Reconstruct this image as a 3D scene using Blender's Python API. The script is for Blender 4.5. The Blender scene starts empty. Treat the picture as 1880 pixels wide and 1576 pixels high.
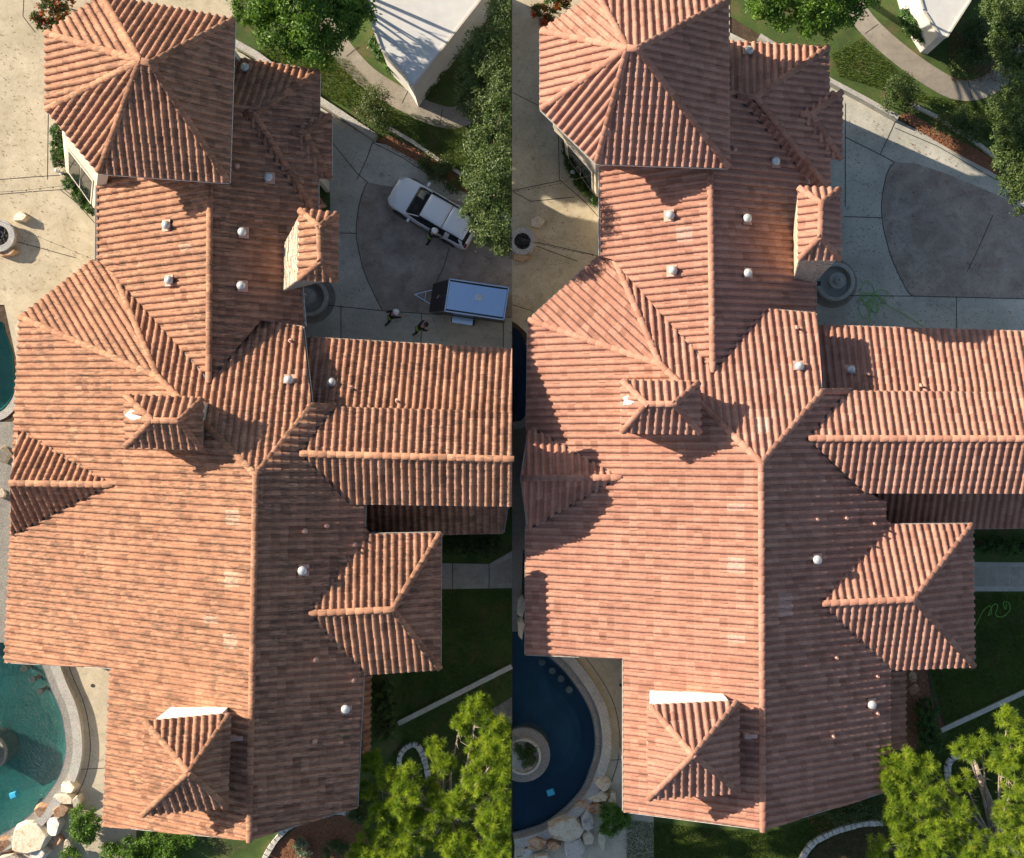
import bpy, bmesh, math, random
import numpy as np
from mathutils import Vector, Matrix, noise
from mathutils.geometry import tessellate_polygon

random.seed(7)
rng = np.random.default_rng(7)
S = bpy.context.scene
COL = S.collection
PI = math.pi

# ------------------------------------------------------------------ camera, sky, sun, exposure
CAM_H = 50.0            # metres above the ground
PPM = 36.0              # photograph pixels per metre at ground level
cd = bpy.data.cameras.new('camera')
cam = bpy.data.objects.new('camera', cd)
COL.objects.link(cam)
cam.location = (0, 0, CAM_H)
cam.rotation_euler = (0, 0, 0)
cd.sensor_width = 36.0
cd.lens = 36.0 * PPM * CAM_H / 1880.0
cd.clip_end = 2000
S.camera = cam

SUN_EL, SUN_AZ = math.radians(21), math.radians(-66)     # azimuth clockwise from the top of the picture
w = bpy.data.worlds.new("World")
S.world = w
w.use_nodes = True
nt = w.node_tree
bg = nt.nodes['Background']
sk = nt.nodes.new('ShaderNodeTexSky')
sk.sky_type = 'NISHITA'
sk.sun_disc = False
sk.sun_elevation = SUN_EL
sk.sun_rotation = SUN_AZ
nt.links.new(sk.outputs[0], bg.inputs[0])
bg.inputs[1].default_value = 0.08
sd = bpy.data.lights.new('sun', 'SUN')
so = bpy.data.objects.new('sun', sd)
COL.objects.link(so)
sd.energy = 5.0
sd.angle = math.radians(0.5)
sd.color = (1.0, 0.87, 0.70)
dirv = Vector((math.cos(SUN_EL) * math.sin(SUN_AZ), math.cos(SUN_EL) * math.cos(SUN_AZ), math.sin(SUN_EL)))
so.rotation_euler = dirv.to_track_quat('Z', 'Y').to_euler()
so.location = dirv * 60
S.view_settings.view_transform = 'Standard'
S.view_settings.look = 'None'
S.view_settings.gamma = 1
S.view_settings.use_curve_mapping = False
S.view_settings.exposure = 1.0

# ------------------------------------------------------------------ helpers
def at(u, v, z=0.0):
    """a point of the place, read off the photograph's survey grid at height z"""
    k = (CAM_H - z) / CAM_H / PPM
    return Vector(((u - 940) * k, (788 - v) * k, z))

def tag(o, label=None, cat=None, group=None, kind=None):
    if label: o['label'] = label
    if cat: o['category'] = cat
    if group: o['group'] = group
    if kind: o['kind'] = kind
    return o

def empty(name, loc=(0, 0, 0), rz=0):
    o = bpy.data.objects.new(name, None)
    o.location = loc
    o.rotation_euler = (0, 0, rz)
    o.empty_display_size = .2
    COL.objects.link(o)
    return o

def link(name, me, parent=None):
    o = bpy.data.objects.new(name, me)
    COL.objects.link(o)
    if parent: o.parent = parent
    return o

def mesh(name, verts, faces, mat, smooth=False, tint=None, parent=None):
    me = bpy.data.meshes.new(name)
    me.from_pydata([tuple(v) for v in verts], [], faces)
    me.materials.append(mat)
    if smooth: me.polygons.foreach_set('use_smooth', [True] * len(me.polygons))
    if tint is not None:
        a = me.attributes.new('tint', 'FLOAT', 'FACE')
        a.data.foreach_set('value', tint)
    me.update()
    return link(name, me, parent)

def quads(name, V, mat, tint=None, parent=None, nper=4):
    """fast mesh of loose n-gons; V is (N, nper, 3)"""
    n = len(V)
    me = bpy.data.meshes.new(name)
    me.vertices.add(n * nper)
    me.vertices.foreach_set('co', V.astype(np.float32).ravel())
    me.loops.add(n * nper)
    me.loops.foreach_set('vertex_index', np.arange(n * nper, dtype=np.int32))
    me.polygons.add(n)
    me.polygons.foreach_set('loop_start', np.arange(0, n * nper, nper, dtype=np.int32))
    me.materials.append(mat)
    if tint is not None:
        a = me.attributes.new('tint', 'FLOAT', 'FACE')
        a.data.foreach_set('value', np.asarray(tint, dtype=np.float32))
    me.update(calc_edges=True)
    return link(name, me, parent)

def bm_obj(name, bm, mat, parent=None, smooth=False):
    me = bpy.data.meshes.new(name)
    bmesh.ops.recalc_face_normals(bm, faces=bm.faces)
    bm.to_mesh(me)
    bm.free()
    for m_ in (mat if isinstance(mat, (list, tuple)) else [mat]): me.materials.append(m_)
    if smooth: me.polygons.foreach_set('use_smooth', [True] * len(me.polygons))
    return link(name, me, parent)

def bm_box(bm, c, s, rz=0, bev=0.0):
    r = bmesh.ops.create_cube(bm, size=1.0)
    M = Matrix.Translation(c) @ Matrix.Rotation(rz, 4, 'Z') @ Matrix.Diagonal((s[0], s[1], s[2], 1))
    bmesh.ops.transform(bm, matrix=M, verts=r['verts'])
    if bev:
        ed = list({e for v in r['verts'] for e in v.link_edges})
        bmesh.ops.bevel(bm, geom=ed, offset=bev, segments=2, affect='EDGES', profile=.6)

def bm_cyl(bm, p, q, r1, r2=None, seg=12, cap=True):
    p, q = Vector(p), Vector(q)
    r2 = r1 if r2 is None else r2
    d = q - p
    M = Matrix.Translation((p + q) / 2) @ d.to_track_quat('Z', 'Y').to_matrix().to_4x4()
    bmesh.ops.create_cone(bm, cap_ends=cap, segments=seg, radius1=r1, radius2=r2, depth=d.length, matrix=M)

def bm_lathe(bm, c, prof, seg=32):
    rings = []
    for r, z in prof:
        rings.append([bm.verts.new((c[0] + r * math.cos(2 * PI * i / seg), c[1] + r * math.sin(2 * PI * i / seg), c[2] + z)) for i in range(seg)])
    for a, b in zip(rings, rings[1:]):
        for i in range(seg):
            bm.faces.new((a[i], a[(i + 1) % seg], b[(i + 1) % seg], b[i]))
    if prof[0][0] > 1e-3: bm.faces.new(rings[0][::-1])
    if prof[-1][0] > 1e-3: bm.faces.new(rings[-1])

def bm_tube(bm, pts, r, seg=6):
    rings = []
    n = len(pts)
    for i, p in enumerate(pts):
        d = (Vector(pts[min(i + 1, n - 1)]) - Vector(pts[max(i - 1, 0)])).normalized()
        a = d.cross(Vector((0, 0, 1)))
        a = a.normalized() if a.length > 1e-3 else Vector((1, 0, 0))
        b = d.cross(a)
        rr = r[i] if isinstance(r, (list, tuple)) else r
        rings.append([bm.verts.new(Vector(p) + a * rr * math.cos(2 * PI * k / seg) + b * rr * math.sin(2 * PI * k / seg)) for k in range(seg)])
    for a, b in zip(rings, rings[1:]):
        for k in range(seg):
            bm.faces.new((a[k], a[(k + 1) % seg], b[(k + 1) % seg], b[k]))
    bm.faces.new(rings[0][::-1]); bm.faces.new(rings[-1])

def prism(name, pts, z0, z1, mat, parent=None, bev=0):
    """a slab of outline pts (world xy) between z0 and z1"""
    bm = bmesh.new()
    vs = [bm.verts.new((p[0], p[1], z1)) for p in pts]
    tris = tessellate_polygon([[Vector((p[0], p[1], 0)) for p in pts]])
    f = []
    for t in tris:
        try: f.append(bm.faces.new([vs[i] for i in t]))
        except ValueError: pass
    bmesh.ops.recalc_face_normals(bm, faces=bm.faces)
    if f and f[0].normal.z < 0: bmesh.ops.reverse_faces(bm, faces=bm.faces)
    lo = [bm.verts.new((p[0], p[1], z0)) for p in pts]
    n = len(pts)
    for i in range(n):
        bm.faces.new((vs[i], lo[i], lo[(i + 1) % n], vs[(i + 1) % n]))
    me = bpy.data.meshes.new(name)
    bm.to_mesh(me); bm.free()
    me.materials.append(mat)
    return link(name, me, parent)

def spline(pts, n=8, closed=False):
    """Catmull-Rom through 2-D points"""
    P = [Vector((p[0], p[1])) for p in pts]
    out = []
    m_ = len(P)
    rngi = range(m_ if closed else m_ - 1)
    for i in rngi:
        p0 = P[(i - 1) % m_] if closed or i > 0 else P[0]
        p1 = P[i]; p2 = P[(i + 1) % m_]
        p3 = P[(i + 2) % m_] if closed or i + 2 < m_ else P[-1]
        for k in range(n):
            t = k / n
            out.append(.5 * ((2 * p1) + (-p0 + p2) * t + (2 * p0 - 5 * p1 + 4 * p2 - p3) * t * t + (-p0 + 3 * p1 - 3 * p2 + p3) * t ** 3))
    if not closed: out.append(P[-1])
    return out

def px(pts, z=0.0):
    return [at(p[0], p[1], z) for p in pts]

def ribbon(pts, w0, w1=None):
    """outline of a band of pixel widths round a pixel polyline: offset -w0 .. +w1"""
    w1 = w0 if w1 is None else w1
    P = [Vector((p[0], p[1])) for p in pts]
    L, R = [], []
    for i, p in enumerate(P):
        d = (P[min(i + 1, len(P) - 1)] - P[max(i - 1, 0)]).normalized()
        nrm = Vector((-d.y, d.x))
        L.append(p - nrm * w0); R.append(p + nrm * w1)
    return L + R[::-1]

# ------------------------------------------------------------------ materials
def new_mat(name, rough=.8, metal=0.0, spec=.5):
    m_ = bpy.data.materials.new(name)
    m_.use_nodes = True
    b = m_.node_tree.nodes['Principled BSDF']
    b.inputs['Roughness'].default_value = rough
    b.inputs['Metallic'].default_value = metal
    b.inputs['Specular IOR Level'].default_value = spec
    return m_, m_.node_tree, b

def noise_node(t, scale, detail=4, rough=.55, vec=None, dist=0.0):
    n = t.nodes.new('ShaderNodeTexNoise')
    n.inputs['Scale'].default_value = scale
    n.inputs['Detail'].default_value = detail
    n.inputs['Roughness'].default_value = rough
    n.inputs['Distortion'].default_value = dist
    t.links.new(vec if vec else geo(t), n.inputs['Vector'])
    return n.outputs['Fac']

def geo(t):
    for n in t.nodes:
        if n.bl_idname == 'ShaderNodeNewGeometry': return n.outputs['Position']
    return t.nodes.new('ShaderNodeNewGeometry').outputs['Position']

def ramp(t, fac, stops):
    r = t.nodes.new('ShaderNodeValToRGB')
    els = r.color_ramp.elements
    while len(els) < len(stops): els.new(.5)
    for e, (p, c) in zip(els, stops):
        e.position = p
        e.color = (c, c, c, 1) if isinstance(c, (int, float)) else (*c, 1)
    t.links.new(fac, r.inputs[0])
    return r.outputs[0]

def mixc(t, fac, a, b, mode='MIX'):
    n = t.nodes.new('ShaderNodeMix')
    n.data_type = 'RGBA'
    n.blend_type = mode
    for s_, v in ((0, fac), (6, a), (7, b)):
        if isinstance(v, (int, float)): n.inputs[s_].default_value = v
        elif isinstance(v, tuple): n.inputs[s_].default_value = (*v, 1)
        else: t.links.new(v, n.inputs[s_])
    return n.outputs[2]

def mathn(t, op, a, b=0.0):
    n = t.nodes.new('ShaderNodeMath')
    n.operation = op
    for i, v in enumerate((a, b)):
        if isinstance(v, (int, float)): n.inputs[i].default_value = v
        else: t.links.new(v, n.inputs[i])
    return n.outputs[0]

def bump(t, b, h, strength=.4, dist=.02):
    n = t.nodes.new('ShaderNodeBump')
    n.inputs['Strength'].default_value = strength
    n.inputs['Distance'].default_value = dist
    t.links.new(h, n.inputs['Height'])
    t.links.new(n.outputs[0], b.inputs['Normal'])

def attr(t, name='tint'):
    n = t.nodes.new('ShaderNodeAttribute')
    n.attribute_name = name
    return n.outputs['Fac']

def simple(name, c, rough=.8, metal=0.0, var=.25, scale=6, bmp=.2, bscale=40, bdist=.01):
    m_, t, b = new_mat(name, rough, metal)
    n = noise_node(t, scale, 5)
    lo = tuple(x * (1 - var) for x in c); hi = tuple(min(1, x * (1 + var)) for x in c)
    t.links.new(ramp(t, n, [(.3, lo), (.7, hi)]), b.inputs['Base Color'])
    if bmp: bump(t, b, noise_node(t, bscale, 3), bmp, bdist)
    return m_

def tile_mat(name, stain, cols):
    m_, t, b = new_mat(name, .82, spec=.25)
    base = ramp(t, attr(t), [(0.0, cols[0]), (.33, cols[1]), (.66, cols[2]), (.93, cols[3]), (1.0, cols[4])])
    f = noise_node(t, 9, 5)
    base = mixc(t, .55, base, ramp(t, f, [(.25, .62), (.75, 1.25)]), 'MULTIPLY')
    big = noise_node(t, .35, 3)
    base = mixc(t, .4, base, ramp(t, big, [(.3, .75), (.7, 1.15)]), 'MULTIPLY')
    # lichen streaks
    mp = t.nodes.new('ShaderNodeMapping')
    mp.inputs['Scale'].default_value = (2.2, 10.5, 2.2)
    t.links.new(geo(t), mp.inputs[0])
    s1 = noise_node(t, 1.0, 6, .68, mp.outputs[0])
    s2 = noise_node(t, .5, 2)
    s = mathn(t, 'MULTIPLY', ramp(t, s1, [(.47, 0.0), (.60, 1.0)]), ramp(t, s2, [(.33, 0.25), (.55, 1.0)]))
    s = mathn(t, 'MULTIPLY', s, stain)
    base = mixc(t, s, base, (.135, .09, .06))
    t.links.new(base, b.inputs['Base Color'])
    bump(t, b, noise_node(t, 55, 3), .35, .01)
    return m_

M = {}
M['tile_old'] = tile_mat('lichened terracotta', .78, [(.29, .14, .085), (.41, .205, .125), (.48, .245, .15), (.52, .275, .17), (.57, .36, .255)])
M['tile_new'] = tile_mat('washed terracotta', .16, [(.34, .165, .115), (.42, .21, .15), (.47, .245, .175), (.51, .275, .20), (.55, .34, .27)])
M['deck'] = simple('roof underlay', (.09, .055, .042), .9)
M['stucco'] = simple('cream stucco', (.62, .55, .43), .9, var=.1, bmp=.5, bscale=60)
M['white_stucco'] = simple('white stucco', (.62, .61, .58), .9, var=.07, scale=2, bmp=.6, bscale=30, bdist=.02)
M['gutter'] = simple('gutter paint', (.62, .60, .55), .5, var=.1, bmp=0)
M['stone_face'] = simple('split stone', (.52, .43, .33), .9, var=.3, scale=9, bmp=.8, bscale=25, bdist=.03)
M['glass'], _t, _b = new_mat('dark glass', .06, 0, .6)
_b.inputs['Base Color'].default_value = (.012, .016, .018, 1)
M['frame'] = simple('window frame', (.55, .50, .42), .6, var=.08, bmp=0)
M['vent'] = simple('galvanised vent', (.62, .63, .60), .38, metal=.35, var=.1, bmp=0)
M['valley'] = simple('dark valley metal', (.05, .042, .038), .6, metal=.2, var=.3, bmp=0)
M['pipe'] = simple('vent flashing', (.55, .33, .26), .7, var=.15, bmp=0)
M['plaster_white'] = simple('white roof membrane', (.82, .80, .74), .7, var=.05, bmp=.1)

def concrete(name, a, b_, seed=0.0, sc=1.2, tex=1.0, joint=False):
    m_, t, b = new_mat(name, .88, spec=.3)
    mp = t.nodes.new('ShaderNodeMapping')
    mp.inputs['Location'].default_value = (seed, seed * 1.7, 0)
    t.links.new(geo(t), mp.inputs[0])
    v = mp.outputs[0]
    n1 = noise_node(t, sc, 8, .65, v, .6)
    c = ramp(t, n1, [(.3, a), (.7, b_)])
    n2 = noise_node(t, .28, 4, .6, v)
    c = mixc(t, .6, c, ramp(t, n2, [(.32, .66), (.68, 1.18)]), 'MULTIPLY')
    vn = t.nodes.new('ShaderNodeTexVoronoi')
    vn.feature = 'DISTANCE_TO_EDGE'
    vn.inputs['Scale'].default_value = 3.2
    vn.inputs['Randomness'].default_value = 1
    wv = t.nodes.new('ShaderNodeVectorMath'); wv.operation = 'ADD'
    nn = t.nodes.new('ShaderNodeTexNoise'); nn.inputs['Scale'].default_value = 1.5
    t.links.new(v, nn.inputs['Vector'])
    sc_ = t.nodes.new('ShaderNodeVectorMath'); sc_.operation = 'SCALE'; sc_.inputs['Scale'].default_value = .8
    t.links.new(nn.outputs['Color'], sc_.inputs[0])
    t.links.new(v, wv.inputs[0]); t.links.new(sc_.outputs[0], wv.inputs[1])
    t.links.new(wv.outputs[0], vn.inputs['Vector'])
    e = ramp(t, vn.outputs['Distance'], [(0, .72), (.05, 1.0)])
    c = mixc(t, .6 * tex, c, e, 'MULTIPLY')
    fine = noise_node(t, 26, 4, .7, v)
    c = mixc(t, .45, c, ramp(t, fine, [(.25, .72), (.75, 1.2)]), 'MULTIPLY')
    # hairline cracks and old spills
    v2 = t.nodes.new('ShaderNodeTexVoronoi'); v2.feature = 'DISTANCE_TO_EDGE'; v2.inputs['Scale'].default_value = .42
    t.links.new(wv.outputs[0], v2.inputs['Vector'])
    c = mixc(t, .5, c, ramp(t, v2.outputs['Distance'], [(0, .55), (.007, 1.0)]), 'MULTIPLY')
    sp = noise_node(t, 2.3, 3, .5, v)
    c = mixc(t, ramp(t, sp, [(.64, 0.0), (.74, .45)]), c, (.16, .13, .10))
    t.links.new(c, b.inputs['Base Color'])
    h = mathn(t, 'ADD', mathn(t, 'MULTIPLY', fine, .4), e)
    bump(t, b, h, .35, .012)
    return m_
M['patio'] = concrete('stamped cream concrete', (.48, .405, .275), (.64, .555, .40))
M['patio2'] = concrete('stamped cream concrete two', (.46, .40, .29), (.60, .53, .40), 9)
M['drive'] = concrete('broom finished concrete', (.44, .43, .37), (.58, .56, .48), 3, 1.0)
M['disc'] = concrete('stained brown concrete', (.27, .215, .18), (.46, .40, .34), 5, 1.1)
M['walk'] = concrete('grey walk concrete', (.26, .23, .19), (.36, .32, .26), 8)
M['paver'] = concrete('pale paver concrete', (.42, .39, .34), (.54, .49, .41), 12, 2)
M['paver_in'] = concrete('buff paver concrete', (.36, .31, .26), (.46, .39, .31), 14, 2)
M['curb'] = simple('curb concrete', (.50, .46, .38), .85, var=.15, bmp=.4)
M['joint'] = simple('joint grit', (.045, .04, .035), .95, bmp=0)

def pebble(name, a, b_):
    m_, t, b = new_mat(name, .85)
    v = t.nodes.new('ShaderNodeTexVoronoi')
    v.inputs['Scale'].default_value = 42
    t.links.new(geo(t), v.inputs['Vector'])
    r = ramp(t, v.outputs['Distance'], [(.15, b_), (.55, a)])
    c = mixc(t, .5, r, v.outputs['Color'], 'OVERLAY')
    c = mixc(t, .6, c, ramp(t, noise_node(t, 1.4, 4), [(.3, .75), (.7, 1.15)]), 'MULTIPLY')
    h = t.nodes.new('ShaderNodeHueSaturation'); h.inputs['Saturation'].default_value = .45
    t.links.new(c, h.inputs['Color'])
    t.links.new(h.outputs[0], b.inputs['Base Color'])
    bump(t, b, v.outputs['Distance'], .5, .015)
    return m_
M['pebble'] = pebble('exposed aggregate', (.20, .17, .12), (.42, .36, .26))
M['coping'] = pebble('pale coping aggregate', (.36, .32, .24), (.56, .50, .39))

m_, t, b = new_mat('lawn soil', .95)
n = noise_node(t, .6, 6, .7)
c = ramp(t, n, [(.3, (.035, .06, .012)), (.55, (.065, .11, .02)), (.75, (.11, .135, .035))])
c = mixc(t, ramp(t, noise_node(t, .9, 5, .7), [(.52, 0.0), (.68, .75)]), c, (.15, .105, .05))
c = mixc(t, .6, c, ramp(t, noise_node(t, 18, 4, .7), [(.25, .5), (.75, 1.5)]), 'MULTIPLY')
t.links.new(c, b.inputs['Base Color']); bump(t, b, noise_node(t, 30, 4), .8, .04)
M['lawn'] = m_
m_, t, b = new_mat('garden soil', .95)
c = ramp(t, noise_node(t, 3, 6, .7), [(.3, (.035, .024, .015)), (.55, (.085, .055, .033)), (.75, (.16, .095, .055))])
t.links.new(c, b.inputs['Base Color']); bump(t, b, noise_node(t, 22, 5, .7), .9, .05)
M['soil'] = m_
M['mulch'] = simple('red mulch', (.24, .105, .055), .95, var=.5, scale=22, bmp=1, bscale=30, bdist=.04)

def leaf_mat(name, stops, trans=.35, rough=.5):
    m_ = bpy.data.materials.new(name)
    m_.use_nodes = True
    t = m_.node_tree
    b = t.nodes['Principled BSDF']
    b.inputs['Roughness'].default_value = rough
    b.inputs['Specular IOR Level'].default_value = .35
    c = ramp(t, attr(t), stops)
    t.links.new(c, b.inputs['Base Color'])
    tr = t.nodes.new('ShaderNodeBsdfTranslucent')
    t.links.new(mixc(t, 1.0, c, (1.25, 1.15, .5), 'MULTIPLY'), tr.inputs[0])
    mx = t.nodes.new('ShaderNodeMixShader')
    mx.inputs[0].default_value = trans
    t.links.new(b.outputs[0], mx.inputs[1]); t.links.new(tr.outputs[0], mx.inputs[2])
    t.links.new(mx.outputs[0], t.nodes['Material Output'].inputs[0])
    return m_
M['leaf_maple'] = leaf_mat('maple leaf', [(0, (.05, .12, .018)), (.5, (.11, .22, .03)), (1, (.20, .34, .05))], .42)
M['leaf_oak'] = leaf_mat('live oak leaf', [(0, (.03, .06, .012)), (.5, (.07, .12, .028)), (1, (.16, .21, .06))], .3)
M['leaf_hedge'] = leaf_mat('hedge leaf', [(0, (.025, .07, .012)), (.5, (.05, .12, .02)), (1, (.10, .19, .03))], .3)
M['leaf_pine'] = leaf_mat('pine needle', [(0, (.07, .13, .015)), (.35, (.19, .30, .025)), (.75, (.34, .45, .04)), (.96, (.42, .50, .06)), (1, (.45, .26, .09))], .45)
M['leaf_shrub'] = leaf_mat('shrub leaf', [(0, (.03, .07, .02)), (.5, (.07, .12, .03)), (1, (.15, .15, .05))], .3)
M['leaf_grey'] = leaf_mat('silver leaf', [(0, (.10, .14, .09)), (.5, (.2, .25, .17)), (1, (.36, .40, .28))], .3)
M['leaf_red'] = leaf_mat('red flower leaf', [(0, (.05, .10, .02)), (.55, (.10, .14, .03)), (.7, (.35, .06, .02)), (1, (.55, .12, .04))], .3)
M['grass'] = leaf_mat('grass blade', [(0, (.05, .10, .012)), (.5, (.10, .17, .022)), (1, (.20, .22, .05))], .4)
M['litter'] = leaf_mat('dry leaf', [(0, (.12, .05, .02)), (.5, (.26, .12, .05)), (1, (.42, .22, .10))], .1)
M['bark'] = simple('bark', (.16, .12, .085), .95, var=.35, scale=14, bmp=1, bscale=30, bdist=.03)
M['bark_pale'] = simple('pale bark', (.36, .29, .23), .9, var=.3, scale=10, bmp=1, bscale=30, bdist=.03)

def rock(name, cs):
    m_, t, b = new_mat(name, .85)
    c = ramp(t, noise_node(t, 1.9, 7, .7, dist=1.2), [(.33, cs[0]), (.45, cs[1]), (.55, cs[2]), (.7, cs[3])])
    c = mixc(t, .5, c, ramp(t, noise_node(t, 14, 4), [(.3, .7), (.7, 1.2)]), 'MULTIPLY')
    t.links.new(c, b.inputs['Base Color']); bump(t, b, noise_node(t, 9, 6, .7), .8, .04)
    return m_
M['rock'] = rock('cream sandstone', [(.42, .24, .12), (.66, .55, .39), (.74, .66, .52), (.52, .35, .20)])
M['rock_rust'] = rock('rust sandstone', [(.22, .09, .045), (.44, .22, .11), (.56, .40, .26), (.30, .13, .06)])
M['rock_grey'] = rock('grey veined stone', [(.22, .20, .24), (.55, .52, .46), (.62, .59, .53), (.30, .27, .32)])
M['lava'] = simple('lava rock', (.035, .03, .028), .95, var=.4, bmp=1, bscale=30)
M['fountain'] = simple('fountain stone', (.40, .39, .35), .8, var=.15, bmp=.3)

# water
def water_mat(name, tintc, gl=.5):
    m_ = bpy.data.materials.new(name); m_.use_nodes = True
    t = m_.node_tree
    t.nodes.remove(t.nodes['Principled BSDF'])
    tr = t.nodes.new('ShaderNodeBsdfTransparent'); tr.inputs[0].default_value = (*tintc, 1)
    g = t.nodes.new('ShaderNodeBsdfGlossy'); g.inputs['Roughness'].default_value = .03
    lw = t.nodes.new('ShaderNodeFresnel'); lw.inputs[0].default_value = 1.33
    nb = t.nodes.new('ShaderNodeBump'); nb.inputs['Strength'].default_value = gl; nb.inputs['Distance'].default_value = .14
    t.links.new(noise_node(t, 9, 3, .65, dist=.8), nb.inputs['Height'])
    t.links.new(nb.outputs[0], g.inputs['Normal']); t.links.new(nb.outputs[0], lw.inputs['Normal'])
    mx = t.nodes.new('ShaderNodeMixShader')
    t.links.new(lw.outputs[0], mx.inputs[0]); t.links.new(tr.outputs[0], mx.inputs[1]); t.links.new(g.outputs[0], mx.inputs[2])
    t.links.new(mx.outputs[0], t.nodes['Material Output'].inputs[0])
    return m_
M['water'] = water_mat('rippled pool water', (.84, .96, .96), 1.0)
M['water_still_shade'] = water_mat('still shade-tinted pool water', (.7, .88, .95), .08)  # bluer tint puts the right pool's shade and sky reflection into the colour
def floor_mat(name, a, b_):
    m_, t, b = new_mat(name, .9)
    v = t.nodes.new('ShaderNodeTexVoronoi'); v.feature = 'DISTANCE_TO_EDGE'; v.inputs['Scale'].default_value = 6.5
    wv = t.nodes.new('ShaderNodeVectorMath'); wv.operation = 'ADD'
    nn = t.nodes.new('ShaderNodeTexNoise'); nn.inputs['Scale'].default_value = 4
    sc_ = t.nodes.new('ShaderNodeVectorMath'); sc_.operation = 'SCALE'; sc_.inputs['Scale'].default_value = .3
    t.links.new(geo(t), nn.inputs['Vector']); t.links.new(nn.outputs['Color'], sc_.inputs[0])
    t.links.new(geo(t), wv.inputs[0]); t.links.new(sc_.outputs[0], wv.inputs[1]); t.links.new(wv.outputs[0], v.inputs['Vector'])
    c = mixc(t, ramp(t, noise_node(t, .5, 4), [(.3, 0.0), (.7, 1.0)]), a, b_)
    c = mixc(t, .55, c, ramp(t, noise_node(t, 30, 4), [(.3, .6), (.7, 1.4)]), 'MULTIPLY')
    t.links.new(c, b.inputs['Base Color'])
    return m_
M['pool_floor'] = floor_mat('teal pebble plaster', (.02, .23, .22), (.06, .38, .34))
M['pool_floor_shade'] = floor_mat('shade-blue pebble plaster', (.02, .065, .11), (.045, .11, .17))  # darkened slate-blue copy of the plaster, standing in for shade and reflected sky

M['tile_band'] = simple('dark waterline tile', (.10, .13, .14), .3, var=.5, scale=30, bmp=0)
# ------------------------------------------------------------------ roofs
TW, TE = .335, .365      # cover width and exposure of one barrel tile
def tile_shape(hb=.102):
    """profile points across one tile: round barrel, then flat pan"""
    xs, zs = [], []
    for k in range(7):
        a = PI * k / 6
        xs.append(.102 - .102 * math.cos(a)); zs.append(hb * math.sin(a) ** .8 + .012)
    xs += [.27, TW]; zs += [.004, .012]
    return xs, zs
TX, TZ = tile_shape()

def tile_faces():
    """list of faces, each a list of (x, y, z) in the tile's own frame"""
    out = []
    L = TE + .035
    lift0, lift1 = .034, .0
    for i in range(len(TX) - 1):
        a, b = (TX[i], TZ[i]), (TX[i + 1], TZ[i + 1])
        out.append([(a[0], 0, a[1] + lift0), (b[0], 0, b[1] + lift0), (b[0], L, b[1] + lift1), (a[0], L, a[1] + lift1)])
    for i in range(len(TX) - 1):
        a, b = (TX[i], TZ[i]), (TX[i + 1], TZ[i + 1])
        out.append([(a[0], 0, a[1] - .008), (b[0], 0, b[1] - .008), (b[0], 0, b[1] + lift0), (a[0], 0, a[1] + lift0)])
    return out
TF = tile_faces()

def clip_tri(poly, tri):
    """Sutherland-Hodgman of a face [(a,b,z)] against a ccw triangle in (a,b)"""
    for i in range(3):
        x0, y0 = tri[i]; x1, y1 = tri[(i + 1) % 3]
        ex, ey = x1 - x0, y1 - y0
        out = []
        n = len(poly)
        if n == 0: return []
        sd_ = [ex * (p[1] - y0) - ey * (p[0] - x0) for p in poly]
        if min(sd_) >= -1e-9: continue
        for k in range(n):
            p, q = poly[k], poly[(k + 1) % n]
            a, b = sd_[k], sd_[(k + 1) % n]
            if a >= 0: out.append(p)
            if (a >= 0) != (b >= 0):
                t_ = a / (a - b)
                out.append((p[0] + (q[0] - p[0]) * t_, p[1] + (q[1] - p[1]) * t_, p[2] + (q[2] - p[2]) * t_))
        poly = out
    return poly

def inside(pt, poly):
    x, y = pt; c = False; n = len(poly); j = n - 1
    for i in range(n):
        xi, yi = poly[i]; xj, yj = poly[j]
        if (yi > y) != (yj > y) and x < (xj - xi) * (y - yi) / (yj - yi) + xi: c = not c
        j = i
    return c

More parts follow.
